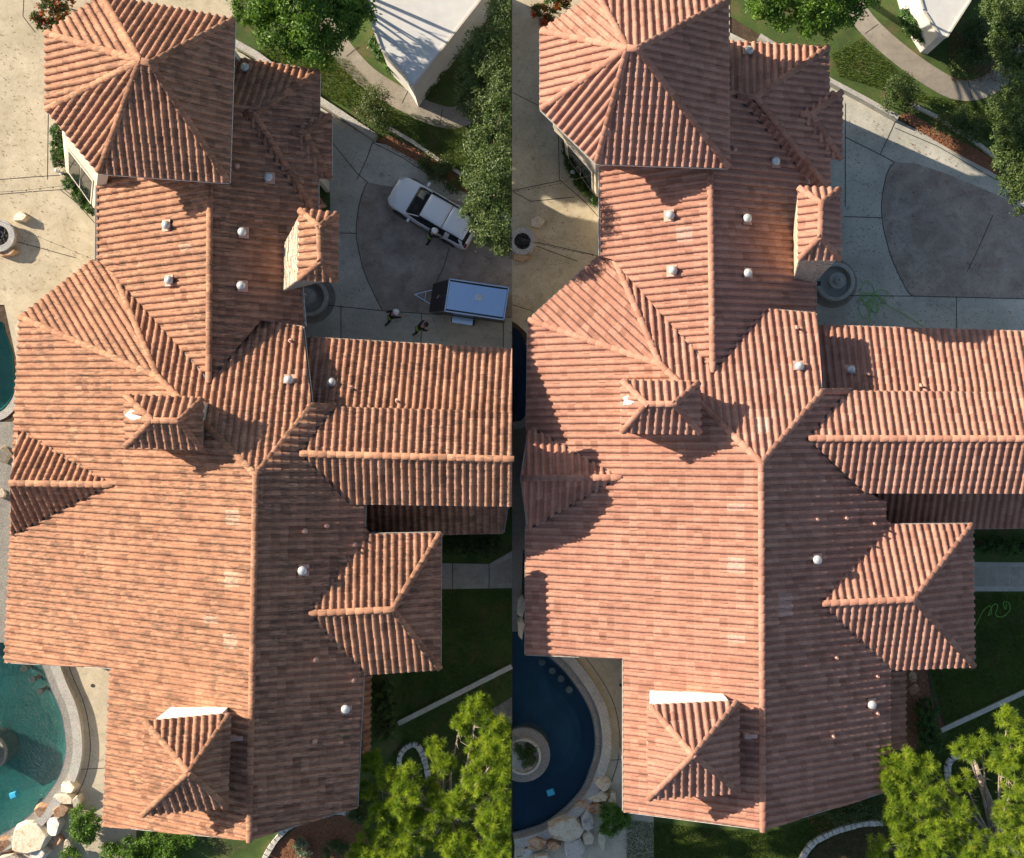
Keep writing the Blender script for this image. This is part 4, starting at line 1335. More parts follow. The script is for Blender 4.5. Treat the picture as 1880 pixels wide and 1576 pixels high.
# maple above the garden path, one in each half
tree('maple_tree', 'bright green leafy tree overhanging the tower side lawn, top of the left half', at(560, -60, 0),
     [(470, 12, 40, 5.2), (505, 55, 36, 4.9), (545, 78, 30, 4.7), (585, 82, 36, 4.8), (575, 40, 45, 5.6), (625, 40, 36, 5.2), (640, 0, 40, 5.4), (560, -10, 60, 6.2), (500, -30, 55, 5.8), (620, -50, 60, 6), (445, -12, 24, 5), (660, 20, 22, 4.8), (600, 118, 14, 4.2), (520, -100, 60, 7.5), (590, -120, 60, 7.5), (640, -100, 50, 7)],
     5, 40000, .085, M['leaf_maple'], 11, sub=.26, jit=0)
tree('maple_tree', 'bright green leafy tree at the top edge of the right half, beside the tower roof', at(1470, -80, 0),
     [(1405, 2, 34, 5.2), (1440, 22, 32, 5), (1485, 35, 28, 5), (1510, 42, 26, 4.8), (1548, 15, 34, 5.2), (1500, -5, 50, 5.8), (1570, -25, 50, 5.5), (1430, -35, 50, 5.8), (1380, -20, 20, 5), (1560, -90, 60, 8), (1620, -110, 55, 8), (1500, -80, 65, 10), (1580, -85, 65, 10), (1650, -95, 60, 9)],  # high unseen clumps added above the frame to shade path and white building
     5, 40000, .08, M['leaf_maple'], 12, sub=.26, jit=0)
# trees along the right side of each half
tree('oak_tree', 'sunlit green oak overhanging the rear of the white car', at(900, 330, 0),
     [(930, 165, 34, 5.2), (925, 215, 40, 5.6), (893, 268, 36, 5.2), (928, 300, 45, 6), (876, 330, 24, 4.9), (905, 355, 42, 5.6), (880, 388, 30, 5), (930, 400, 40, 5.5), (903, 425, 28, 5), (925, 445, 24, 4.8), (865, 318, 12, 4.7), (872, 412, 12, 4.7)],
     5.3, 34000, .06, M['leaf_oak'], 13, clip='L', sub=.24, jit=0)
tree('oak_tree', 'dark green oak in front of the white building, upper right of the left half', at(890, 90, 0),
     [(893, 92, 42, 4.3), (925, 55, 40, 4.8), (868, 150, 28, 3.8), (915, 120, 40, 4.6), (862, 190, 22, 3.2), (895, 170, 30, 3.8), (935, 10, 36, 4.8), (880, 215, 22, 3.2)],
     4, 26000, .055, M['leaf_oak'], 14, clip='L', sub=.22, jit=0)
tree('oak_tree', 'broad dark tree along the right edge above the dappled driveway', at(1880, 230, 0),
     [(1850, 200, 34, 4.6), (1872, 165, 34, 5), (1862, 250, 38, 5), (1858, 305, 32, 4.8), (1885, 330, 40, 5), (1850, 350, 18, 4.2), (1890, 220, 45, 5.5), (1845, 275, 22, 4.2), (1878, 372, 22, 4.4)],
     5, 26000, .055, M['leaf_oak'], 15, sub=.22, jit=0)
tree('oak_tree', 'dark leafy tree in the top right corner, over the curving garden path', at(1885, 40, 0),
     [(1850, 40, 30, 4.2), (1872, 10, 40, 4.6), (1838, 78, 24, 3.8), (1866, 90, 34, 4.2), (1828, 15, 26, 4), (1885, 130, 30, 4.4), (1845, 120, 18, 3.8)],
     4.4, 20000, .055, M['leaf_oak'], 16, sub=.22, jit=0)
# pines
def pine(label, base, lst, seed, tufts, clip=None, per=46, tw=5):
    cl = pc(lst, 6, 0, seed)
    root = empty('pine_tree', Vector(base)); inv = Matrix.Translation(-root.location)
    c, T_ = needles('crown', cl, tufts, per, .24, M['leaf_pine'], root, seed, clip); c.matrix_parent_inverse = inv
    t_ = trunk(root, base, cl, .17, M['bark_pale'], clip, tw, seed); t_.matrix_parent_inverse = inv
    return tag(root, label, 'pine tree')
pine('bright yellow-green pine at the lower right of the left half, touching the eave', at(840, 1500, 0),
     [(682, 1400, 22, 5.6), (674, 1445, 20, 5.4), (718, 1425, 24, 5.8), (755, 1425, 26, 6), (745, 1470, 34, 6.2), (705, 1505, 32, 6), (800, 1372, 20, 5.6), (815, 1400, 22, 6), (876, 1305, 28, 6.6), (846, 1328, 16, 6), (905, 1335, 28, 6.6), (920, 1380, 30, 6.8), (880, 1375, 26, 6.4),
      (885, 1425, 36, 7), (930, 1440, 36, 7), (850, 1470, 34, 6.2), (910, 1500, 36, 6.8), (800, 1490, 34, 6), (760, 1530, 40, 6), (685, 1560, 36, 5.8), (840, 1555, 40, 6), (915, 1560, 42, 6.4), (730, 1585, 40, 6), (660, 1590, 30, 5.6), (800, 1440, 18, 5.4)],
     21, 1150, 'L', per=110, tw=9)
pine('green pine with a pale leaning trunk at the lower right of the right half', at(1835, 1560, 0),
     [(1620, 1390, 24, 5.4), (1660, 1400, 26, 5.6), (1700, 1410, 24, 5.6), (1640, 1435, 28, 5.6), (1690, 1460, 34, 5.8), (1650, 1490, 30, 5.6), (1740, 1450, 26, 5.6), (1775, 1375, 26, 5.6), (1800, 1360, 20, 5.6), (1850, 1315, 22, 6), (1860, 1370, 36, 6.2), (1835, 1395, 24, 6),
      (1865, 1430, 34, 6.4), (1760, 1500, 32, 5.8), (1720, 1530, 38, 5.8), (1660, 1550, 36, 5.6), (1860, 1500, 34, 6), (1790, 1560, 40, 5.8), (1865, 1560, 40, 6), (1610, 1560, 24, 5.2), (1700, 1590, 40, 5.6), (1768, 1430, 20, 5.4)],
     22, 880, None, per=100, tw=9)
bm = bmesh.new()
P_ = [at(1788, 1392, 3.6), at(1800, 1430, 3.7), at(1816, 1470, 3.8), at(1828, 1510, 3.6), at(1850, 1540, 2.8), at(1868, 1575, 0)]
bm_tube(bm, P_, [.07, .13, .17, .19, .2, .24], 10)
o = bm_obj('leaning_trunk', bm, M['bark_pale'], None, True); tag(o, 'pale leaning pine trunk showing through the needles, lower right corner', 'tree trunk')
# shrubs and hedges
shrub('red-flowered shrub on the patio corner beside the tower, left half', [(88, 12, 20, .7), (108, 30, 18, .6), (70, 38, 15, .5), (95, 48, 13, .4), (115, 5, 18, .7)], .6, 3600, .075, M['leaf_red'], 31)
shrub('tufted green and rust shrub on the patio corner beside the tower, right half', [(1012, 8, 18, .7), (990, 22, 12, .5), (1030, 0, 16, .7), (1003, 38, 10, .4)], .6, 2600, .075, M['leaf_red'], 32)
def hedge(label, pts, r, h, n, seed, mat=None, size=.045, **kw):
    P_ = spline(pts, 5)
    lst = [(p.x, p.y, r, hh) for p in P_ for hh in (h * .35, h * .8)]
    return shrub(label, lst, h, n, size, mat or M['leaf_hedge'], seed, 'hedge', 'hedge', sub=.1, jit=0, hollow=.7, **kw)
hedge('clipped green hedge strip under the tower wall, upper of two on the left patio', [(105, 238), (105, 265), (108, 300)], 11, .6, 5200, 33)
hedge('clipped curving hedge beside the tower base, lower of two on the left patio', [(120, 328), (138, 350), (158, 372), (170, 384)], 11, .6, 5200, 34)
hedge('clipped hedge strip under the tower wall, upper of two on the right patio', [(1042, 255), (1043, 280), (1048, 308)], 9, .6, 4200, 35)
hedge('clipped hedge beside the tower base, lower of two on the right patio', [(1056, 325), (1072, 345), (1095, 370)], 9, .6, 4200, 36)
hedge('dark hedge beside the pale path under the lower roof, left half', [(822, 1000), (860, 1005), (905, 1003)], 17, .9, 7000, 37, M['leaf_oak'])
hedge('leafy hedge beside the pale path under the lower roof, right half', [(1800, 998), (1840, 1003), (1880, 1003), (1930, 1003)], 17, .9, 7600, 38)
hedge('dark hedge in the shade below the east eave, left half', [(706, 1262), (704, 1300), (706, 1345)], 21, 1.0, 9000, 39, M['leaf_oak'])
hedge('green hedge on the reddish bed below the east eave, right half', [(1700, 1300), (1703, 1330), (1708, 1368)], 21, 1.0, 9000, 40)
shrub('glossy round shrub beside the boulder pile, left half', [(150, 1500, 20, .7), (166, 1512, 18, .7), (148, 1524, 18, .6), (160, 1535, 14, .5)], .6, 6500, .055, M['leaf_maple'], 41, jit=0)
shrub('dark round shrub beside the boulder pile, right half', [(1122, 1492, 18, .7), (1138, 1504, 16, .6), (1118, 1518, 16, .6)], .6, 5500, .055, M['leaf_maple'], 42, jit=0)
shrub('leafy ground cover below the south eave, left half', [(205, 1568, 20, .3), (240, 1556, 20, .35), (275, 1545, 20, .4), (310, 1545, 20, .4), (345, 1540, 14, .4), (255, 1582, 26, .3), (310, 1580, 26, .3), (130, 1575, 18, .4)], .3, 16000, .05, M['leaf_maple'], 43, 'ground_cover', 'ground cover', jit=0)
shrub('glossy shrub by the white building, upper of two, left half', [(698, 82, 18, .8), (705, 98, 14, .7)], .8, 3600, .07, M['leaf_hedge'], 44)
shrub('glossy shrub by the white building, lower of two, left half', [(730, 104, 18, .8), (722, 122, 12, .7)], .8, 3400, .07, M['leaf_hedge'], 45)
shrub('wispy shrub between lawn and garden path at the wall end, left half', [(690, 185, 24, 1.2), (700, 215, 20, .9), (672, 205, 16, .7), (705, 238, 10, .5)], 1, 4200, .05, M['leaf_shrub'], 46, sub=.3)
shrub('low leafy bush on the lawn edge above the white car', [(785, 300, 14, .5), (805, 318, 16, .5), (835, 340, 14, .5), (818, 300, 12, .4)], .5, 3600, .05, M['leaf_shrub'], 47, sub=.25)
shrub('dark shrub by the white building, right half', [(1680, 48, 22, .8), (1700, 65, 14, .7), (1664, 30, 14, .7)], .8, 4200, .07, M['leaf_hedge'], 48)
shrub('wispy shrub at the end of the garden wall, right half', [(1655, 160, 22, 1.1), (1640, 185, 14, .7), (1668, 190, 12, .6)], 1, 3600, .05, M['leaf_shrub'], 49, sub=.3)
shrub('yellowish bush lit by the path, between path and mulch bed, right half', [(1740, 228, 20, .6), (1765, 215, 14, .6), (1780, 245, 18, .6), (1800, 225, 12, .5)], .6, 4200, .05, M['leaf_shrub'], 50, sub=.28)
shrub('sprawling bush under the corner tree, right of the white building, right half', [(1790, 60, 20, .8), (1805, 90, 22, .8), (1775, 105, 18, .7), (1760, 125, 12, .6)], .7, 4600, .06, M['leaf_shrub'], 51, sub=.3)
shrub('small silver plant in the curved bed, left half', [(552, 1552, 12, .4), (558, 1566, 8, .3)], .4, 1100, .06, M['leaf_grey'], 52)
shrub('small yellow-green plant in the curved bed near the pine, left half', [(612, 1552, 12, .35), (628, 1560, 10, .3), (600, 1566, 8, .3)], .4, 1300, .05, M['leaf_shrub'], 53)
shrub('loose plant at the stone edging below the pine tip, left half', [(650, 1490, 12, .4), (660, 1502, 10, .4)], .4, 1200, .05, M['leaf_shrub'], 54)
shrub('grassy clump in the pool island bowl, left half', [(-18, 1384, 14, .4)], .4, 900, .07, M['leaf_shrub'], 55, jit=0)
shrub('grassy clump in the pool island bowl, right half', [(958, 1372, 14, .42), (966, 1395, 14, .42), (975, 1382, 10, .42)], .4, 1700, .06, M['leaf_shrub'], 56, clip='R', jit=0)
shrub('scrubby patch between house corner and bed, left of the pine, right half', [(1575, 1480, 22, .3), (1600, 1465, 18, .3), (1540, 1495, 16, .25), (1615, 1490, 16, .4)], .3, 3600, .05, M['leaf_shrub'], 57, sub=.3)
shrub('dark potted plant beside the white building corner, left half', [(770, 118, 9, .7)], .7, 900, .06, M['leaf_shrub'], 58)
shrub('low plants in the dark bed right of the white building, left half', [(800, 130, 14, .3), (820, 100, 16, .4), (790, 165, 12, .3), (835, 70, 14, .4)], .3, 2600, .06, M['leaf_oak'], 59, sub=.3)

# grass, leaf litter
def scatter(name, polys, n, mat, seed, h=.07, wd=.012, flat=False, z=0.0, label=None, cat=None, patch=.0):
    r = np.random.default_rng(seed)
    out = []
    for poly, share in polys:
        q = np.array([[at(*p).x, at(*p).y] for p in poly])
        m_ = int(n * share)
        x = r.uniform(q[:, 0].min(), q[:, 0].max(), m_ * 3); y = r.uniform(q[:, 1].min(), q[:, 1].max(), m_ * 3)
        c = np.zeros(len(x), bool); j = len(q) - 1
        for i in range(len(q)):
            c ^= ((q[i, 1] > y) != (q[j, 1] > y)) & (x < (q[j, 0] - q[i, 0]) * (y - q[i, 1]) / (q[j, 1] - q[i, 1] + 1e-12) + q[i, 0]); j = i
        out.append(np.stack([x[c], y[c]], 1)[:m_])
    XY = np.concatenate(out); n = len(XY)
    P = np.concatenate([XY, np.full((n, 1), z)], 1)
    a = r.uniform(0, 2 * PI, n); s_ = np.stack([np.cos(a), np.sin(a), np.zeros(n)], 1)
    if flat:
        t_ = np.stack([-np.sin(a), np.cos(a), r.normal(0, .3, n)], 1)
        V = np.stack([P - s_ * wd, P - t_ * wd + [0, 0, .012], P + s_ * wd, P + t_ * wd + [0, 0, .012]], 1)
        V[:, :, 2] = np.maximum(V[:, :, 2], z + .004)
    else:
        lean = r.normal(0, .5, (n, 2)); H_ = h * (.5 + r.random(n))
        tip = P + np.stack([lean[:, 0] * H_, lean[:, 1] * H_, H_], 1)
        V = np.stack([P - s_ * wd, P + s_ * wd, tip + s_ * wd * .3, tip - s_ * wd * .3], 1)
    nz = np.array([noise.noise(Vector((p[0] * .5, p[1] * .5, seed))) for p in XY[::8]]).repeat(8)[:n] * .5 if n else 0
    tint = np.clip(r.random(n) * .7 + .15 + nz, 0, 1)
    o_ = quads(name, V, mat, tint)
    return tag(o_, label, cat, kind='stuff')
scatter('grass', [([(812, 1084), (940, 1084), (940, 1576), (660, 1576), (640, 1480), (740, 1360), (735, 1250)], .6), ([(430, 92), (560, 90), (640, 110), (720, 200), (860, 235), (900, 260), (930, 380), (850, 320), (720, 240), (560, 160)], .4)], 60000, M['grass'], 61, label='shaded lawn grass along the path and garden wall, left half', cat='grass')
scatter('grass', [([(1788, 1088), (1900, 1088), (1900, 1576), (1640, 1576), (1640, 1400), (1740, 1350), (1706, 1230), (1790, 1230)], .55), ([(1150, 1505), (1400, 1530), (1620, 1465), (1640, 1576), (1150, 1590)], .3), ([(1525, 100), (1580, 70), (1700, 175), (1800, 190), (1880, 190), (1880, 300), (1700, 190), (1540, 140)], .15)], 90000, M['grass'], 62, label='green lawn grass beside the path and below the house, right half', cat='grass')
scatter('leaf_litter', [([(700, 262), (745, 262), (860, 336), (925, 395), (860, 352), (780, 312)], .4), ([(490, 1590), (520, 1540), (600, 1500), (660, 1505), (680, 1590)], .6)], 3200, M['litter'], 63, wd=.035, flat=True, z=.035, label='dry brown leaves strewn over the mulch beds, left half', cat='leaves')
scatter('leaf_litter', [([(1655, 1230), (1700, 1230), (1725, 1345), (1655, 1390)], .3), ([(1655, 212), (1830, 300), (1828, 316), (1650, 225)], .2), ([(1480, 1500), (1630, 1460), (1640, 1510), (1500, 1530)], .2), ([(1740, 60), (1830, 60), (1830, 150), (1745, 150)], .3)], 2600, M['litter'], 64, wd=.035, flat=True, z=.035, label='dry brown leaves strewn over the beds, right half', cat='leaves')

# ------------------------------------------------------------------ boulders
def boulder(u, v, wx, wy, h, mat, seed, label, rz=0.0, z=0.0, group=None, name='boulder'):
    rr = random.Random(seed)
    bm = bmesh.new()
    a, b = wx / PPM / 2 * 1.16, wy / PPM / 2 * 1.16
    pts = []
    n = rr.randint(5, 7)
    for k in range(n):
        t_ = 2 * PI * k / n + rr.uniform(-.25, .25)
        f = rr.uniform(.85, 1.1)
        pts.append((a * f * math.cos(t_), b * f * math.sin(t_), rr.uniform(0, .3) * h))
        f2 = f * rr.uniform(.74, .97)
        pts.append((a * f2 * math.cos(t_ + .15), b * f2 * math.sin(t_ + .15), h * (.9 + .28 * math.cos(t_ - seed))))
        pts.append((a * f * .9 * math.cos(t_), b * f * .9 * math.sin(t_), -.1))
    for p in pts: bm.verts.new(p)
    r = bmesh.ops.convex_hull(bm, input=bm.verts)
    bmesh.ops.delete(bm, geom=[x for x in r['geom_interior'] if isinstance(x, bmesh.types.BMVert)], context='VERTS')
    bmesh.ops.bevel(bm, geom=bm.edges[:], offset=min(a, b) * .035, segments=1, affect='EDGES')
    bmesh.ops.subdivide_edges(bm, edges=[e for e in bm.edges if e.calc_length() > .2], cuts=1, use_grid_fill=True)
    for vv in bm.verts:
        k = noise.noise(vv.co * 5 + Vector((seed, 0, 0))) * .012
        vv.co += vv.co.normalized() * k
    o = bm_obj(name, bm, mat)
    o.location = at(u, v, z); o.rotation_euler = (0, 0, rz)
    return tag(o, label, 'boulder', group)
G1_, G2_ = 'boulders piled beside the teal pool', 'boulders piled beside the dark blue pool'
R_, RR_, RG_ = M['rock'], M['rock_rust'], M['rock_grey']
for k, (u, v, wx, wy, h, m__, lab) in enumerate([
    (131, 1441, 30, 26, .5, R_, 'blocky cream boulder at the coping end, top of the teal pool pile'),
    (120, 1464, 40, 22, .4, R_, 'wide flat cream boulder just under the topmost block, by the teal pool'),
    (147, 1469, 15, 30, .45, R_, 'narrow upright cream boulder at the deck side of the pile, left half'),
    (86, 1488, 38, 28, .35, RR_, 'rusty sloping boulder on the water side of the pile, left half'),
    (117, 1484, 30, 24, .4, RR_, 'rusty boulder in the middle of the pile by the teal pool'),
    (62, 1529, 66, 52, .6, R_, 'largest cream boulder in the pile by the teal pool'),
    (104, 1513, 30, 36, .5, RG_, 'pale grey-veined boulder right of the largest one, left half'),
    (75, 1562, 38, 36, .55, RG_, 'grey-topped boulder below the largest one, left half'),
    (40, 1556, 24, 18, .4, RR_, 'small brown boulder tucked left of the grey-topped one, left half'),
    (14, 1549, 34, 30, .4, RR_, 'stepped rusty-cream boulder at the left picture edge by the pool'),
    (20, 1574, 40, 20, .45, R_, 'cream boulder cut by the bottom left corner of the picture'),
    (128, 1553, 14, 34, .35, R_, 'slim pointed white boulder standing in front of the round shrub, left half'),
    (105, 1541, 26, 20, .3, RR_, 'low rusty boulder between the grey-veined one and the pointed one, left half'),
    ]):
    boulder(u, v, wx, wy, h, m__, 100 + k, lab, group=G1_)
for k, (u, v, wx, wy, h, m__, lab) in enumerate([
    (1106, 1435, 28, 24, .5, R_, 'blocky pale boulder at the coping end, top of the dark pool pile'),
    (1098, 1458, 38, 20, .4, R_, 'wide flat pale boulder just under the topmost block, by the dark pool'),
    (1124, 1464, 14, 28, .45, R_, 'narrow upright pale boulder at the deck side of the pile, right half'),
    (1069, 1480, 38, 28, .35, RR_, 'rusty sloping boulder on the water side of the pile, right half'),
    (1094, 1480, 24, 24, .4, RR_, 'brown boulder in the middle of the pile by the dark pool'),
    (1040, 1518, 62, 46, .6, R_, 'largest pale boulder in the pile by the dark pool'),
    (1078, 1502, 26, 36, .5, RG_, 'violet-veined upright boulder right of the largest one, right half'),
    (1054, 1553, 38, 40, .55, RG_, 'purple-streaked boulder below the largest one, right half'),
    (1014, 1548, 26, 20, .4, RR_, 'small brown boulder between the stepped and the streaked ones, right half'),
    (984, 1544, 40, 30, .4, RR_, 'stepped tan boulder at the lower left of the dark pool'),
    (996, 1572, 30, 18, .4, R_, 'white boulder at the bottom picture edge under the tan one, right half'),
    (968, 1562, 20, 18, .3, RG_, 'small bluish-white boulder at the foot of the tan one, right half'),
    (1104, 1541, 13, 36, .35, R_, 'slim pointed white boulder by the dark round shrub, right half'),
    (1080, 1535, 24, 24, .35, R_, 'low pale boulder between the streaked and the pointed ones, right half'),
    ]):
    boulder(u, v, wx, wy, h, m__, 130 + k, lab, group=G2_)
boulder(10, 836, 26, 32, .4, R_, 160, 'lone yellowish boulder on the deck left of the small gable')
boulder(6, 906, 14, 16, .25, R_, 161, 'small white stone on the deck left of the gable ridge, left half')
boulder(41, 401, 28, 18, .35, R_, 162, 'angular boulder on the cream patio beside the round fire pit, left half')
boulder(12, 464, 40, 16, .35, RR_, 163, 'brown stone block under the rim of the fire pit, left half')
boulder(985, 409, 24, 20, .35, R_, 164, 'angular boulder on the patio beside the round fire pit, right half')
boulder(957, 473, 32, 16, .35, RR_, 165, 'brown stone block under the rim of the fire pit, right half')
boulder(957, 1112, 16, 40, .3, R_, 166, 'long tan slab of rock between pool and eave, upper, right half')
boulder(956, 1150, 14, 40, .3, R_, 167, 'long tan slab of rock between pool and eave, lower, right half')
boulder(1675, 1243, 15, 20, .08, RR_, 168, 'flat orange flagstone in the reddish bed nearest the eave, right half', name='flagstone')
boulder(1678, 1266, 20, 20, .08, RR_, 169, 'flat orange flagstone in the reddish bed nearest the hedge, right half', name='flagstone')

scatter('leaf_litter', [([(610, 262), (720, 300), (939, 430), (939, 640), (620, 610)], .6), ([(0, 0), (70, 60), (90, 330), (170, 460), (60, 540), (0, 540)], .4)], 520, M['litter'], 65, wd=.03, flat=True, z=.025, label='few scattered dry leaves on the driveway and patio, left half', cat='leaves')
scatter('leaf_litter', [([(1545, 200), (1650, 240), (1880, 370), (1880, 600), (1545, 590)], .75), ([(945, 60), (1030, 250), (1090, 440), (990, 560), (945, 560)], .25)], 900, M['litter'], 66, wd=.03, flat=True, z=.025, label='scattered dry leaves on the driveway and patio, right half', cat='leaves')
# ------------------------------------------------------------------ patio things
def fire_pit(u, v, r, label, clip=None):
    k = 1 / PPM; root = empty('fire_pit', at(u, v)); inv = Matrix.Translation(-root.location)
    bm = bmesh.new()
    bm_lathe(bm, (0, 0, 0), [(r * k * .9, 0), (r * k * .92, .36), (r * k, .37), (r * k, .45), (r * k * .97, .47), (r * k * .62, .47), (r * k * .6, .44), (r * k * .6, .2), (0, .2)], 40)
    a = bm_obj('stone_ring', bm, M['coping'], root)
    bm = bmesh.new(); rr = random.Random(int(u))
    for _ in range(60):
        t_ = rr.uniform(0, 2 * PI); q = r * k * .52 * math.sqrt(rr.random())
        bmesh.ops.create_icosphere(bm, subdivisions=1, radius=rr.uniform(.05, .1), matrix=Matrix.Translation((q * math.cos(t_), q * math.sin(t_), .24 + rr.uniform(0, .1))))
    b = bm_obj('lava_rock', bm, M['lava'], root); b['kind'] = 'stuff'
    for o_ in (a, b):
        if clip:
            bm = bmesh.new(); bm.from_mesh(o_.data)
            bmesh.ops.bisect_plane(bm, geom=bm.verts[:] + bm.edges[:] + bm.faces[:], plane_co=(-root.location.x + .003, 0, 0), plane_no=(-1, 0, 0), clear_outer=True)
            bm.to_mesh(o_.data); bm.free()
    return tag(root, label, 'fire pit')
fire_pit(6, 436, 30, 'round stone fire pit with dark lava rock on the left patio')
fire_pit(959, 446, 25, 'round stone fire pit with dark lava rock on the right patio', True)
# string lights
for (a, b, lab, sgn) in (((-20, 354), (176, 330), 'string of small bulbs strung across the left patio, upper strand', 0), ((-20, 398), (170, 476), 'string of small bulbs strung across the left patio, lower strand', 0),
                    ((941, 352), (1100, 318), 'string of small bulbs strung across the right patio, upper strand', 1), ((955, 438), (1098, 470), 'string of small bulbs strung across the right patio, lower strand', 1)):
    p, q = at(*a, 2.9), at(*b, 3.3)
    root = empty('string_lights', p); inv = Matrix.Translation(-root.location)
    pts = [p.lerp(q, k / 16) - Vector((0, 0, .35 * 4 * (k / 16) * (1 - k / 16))) for k in range(17)]
    bm = bmesh.new(); bm_tube(bm, pts, .009, 5)
    o_ = bm_obj('cable', bm, M['joint'], root); o_.matrix_parent_inverse = inv
    bmsh = None
    for k in range(1, 16, 2):
        if bmsh is None:
            bm = bmesh.new(); bm_lathe(bm, (0, 0, 0), [(.012, 0), (.016, -.04), (.03, -.07), (.03, -.1), (0, -.13)], 8)
            o_ = bm_obj('bulb', bm, M['joint'], root, True); bmsh = o_.data
        else: o_ = link('bulb', bmsh, root)
        o_.matrix_basis = Matrix.Translation(pts[k]); o_.matrix_parent_inverse = inv
    tag(root, lab, 'string lights')
# little path lamps by the hedges
for u, v, lab in ((113, 318, 'small grey lantern between the two hedges, left patio'), (1050, 322, 'small dark lantern between the two hedges, right patio')):
    root = empty('garden_lantern', at(u, v))
    bm = bmesh.new(); bm_lathe(bm, (0, 0, 0), [(.09, 0), (.1, .03), (.05, .05), (.04, .3), (.1, .33), (.1, .36), (0, .36)], 12)
    bm_obj('post', bm, M['vent'], root)
    bm = bmesh.new(); bm_lathe(bm, (0, 0, 0), [(.08, .36), (.1, .5), (.14, .52), (.07, .6), (0, .64)], 8)
    bm_obj('lamp_head', bm, M['vent'], root)
    tag(root, lab, 'lantern')
# ------------------------------------------------------------------ fountains
def fountain(u, v, r, label):
    k = r / PPM; root = empty('fountain', at(u, v))
    bm = bmesh.new()
    bm_lathe(bm, (0, 0, 0), [(k, 0), (k, .4), (k * 1.03, .42), (k * 1.03, .5), (k * .98, .52), (k * .84, .52), (k * .82, .48), (k * .8, .12), (0, .12)], 48)
    bm_obj('basin', bm, M['fountain'], root)
    bm = bmesh.new()
    bm_lathe(bm, (0, 0, 0), [(.22, .12), (.24, .2), (.13, .26), (.11, .5), (.17, .58), (.36, .7), (.42, .76), (.42, .8), (.36, .78), (.1, .72), (.09, .95), (.16, 1.02), (.22, 1.08), (.22, 1.11), (.16, 1.09), (.05, 1.06), (.05, 1.18), (.08, 1.24), (.05, 1.3), (0, 1.34)], 32)
    o_ = bm_obj('tier', bm, M['fountain'], root, True)
    return tag(root, label, 'fountain')
fountain(570, 548, 34, 'tiered round stone fountain half hidden by the stone chimney, left half')
fountain(1528, 520, 34, 'tiered round stone fountain beside the stone chimney, right half')
for u, v, r0 in ((570, 548, 46), (1528, 520, 46)):
    o_ = prism('fountain_pad', px(ell((u, v), r0, r0, 0, 355, 40), .016), .0, .016, M['walk'])
    o_['kind'] = 'structure'
# ------------------------------------------------------------------ hoses
M['hose'] = simple('green hose', (.20, .52, .07), .45, var=.15, bmp=0)
def hose(pts, label, r=.014, z=.03):
    P_ = spline(pts, 8)
    q = []
    for k, p in enumerate(P_):
        w_ = at(p.x, p.y, 0); w_.z = z + .012 * (1 + math.sin(k * 1.7))
        q.append(w_)
    bm = bmesh.new(); bm_tube(bm, q, r, 6)
    return tag(bm_obj('garden_hose', bm, M['hose'], None, True), label, 'hose')
rr = random.Random(4)
pts = [(1596, 598), (1597, 580), (1590, 562), (1580, 545), (1583, 525), (1592, 516), (1602, 526), (1603, 545), (1590, 555), (1578, 548), (1584, 540), (1600, 538), (1612, 546), (1617, 560), (1608, 573), (1597, 570), (1594, 556), (1604, 548),
       (1612, 556), (1604, 566), (1590, 560), (1584, 548), (1592, 540), (1606, 546), (1602, 560), (1598, 575), (1592, 585), (1580, 578), (1577, 560), (1586, 546), (1600, 552), (1612, 562), (1610, 575), (1598, 566), (1600, 548), (1608, 536), (1618, 532), (1628, 538), (1624, 548), (1614, 548), (1612, 540), (1622, 556), (1640, 566), (1660, 578), (1685, 594), (1700, 604)]
hose(pts, 'tangled bright green garden hose on the driveway beside the fountain')
hose([(1788, 1152), (1797, 1133), (1806, 1118), (1816, 1112), (1818, 1124), (1812, 1130), (1822, 1110), (1830, 1112), (1826, 1128), (1838, 1132), (1852, 1120), (1850, 1106), (1840, 1106), (1844, 1118), (1846, 1108)], 'looped light green hose on the sunny lawn beside the east hip roof', z=.09)
# ------------------------------------------------------------------ white car
M['car_white'], _t, _b = new_mat('white car paint', .22, 0, .5)
_b.inputs['Base Color'].default_value = (.74, .76, .77, 1); _b.inputs['Coat Weight'].default_value = .6
M['black_trim'], _t, _b = new_mat('black trim', .4); _b.inputs['Base Color'].default_value = (.012, .012, .013, 1)
M['rubber'], _t, _b = new_mat('tyre rubber', .8); _b.inputs['Base Color'].default_value = (.018, .018, .018, 1)
M['alloy'], _t, _b = new_mat('dark alloy', .35, .8); _b.inputs['Base Color'].default_value = (.12, .12, .13, 1)
M['car_glass'], _t, _b = new_mat('tinted car glass', .05, 0, .5); _b.inputs['Base Color'].default_value = (.012, .018, .022, 1); _b.inputs['Specular IOR Level'].default_value = .3
M['lamp_glass'], _t, _b = new_mat('lamp glass', .1); _b.inputs['Base Color'].default_value = (.55, .57, .6, 1)
M['tail_red'], _t, _b = new_mat('tail lamp', .15); _b.inputs['Base Color'].default_value = (.25, .01, .01, 1)

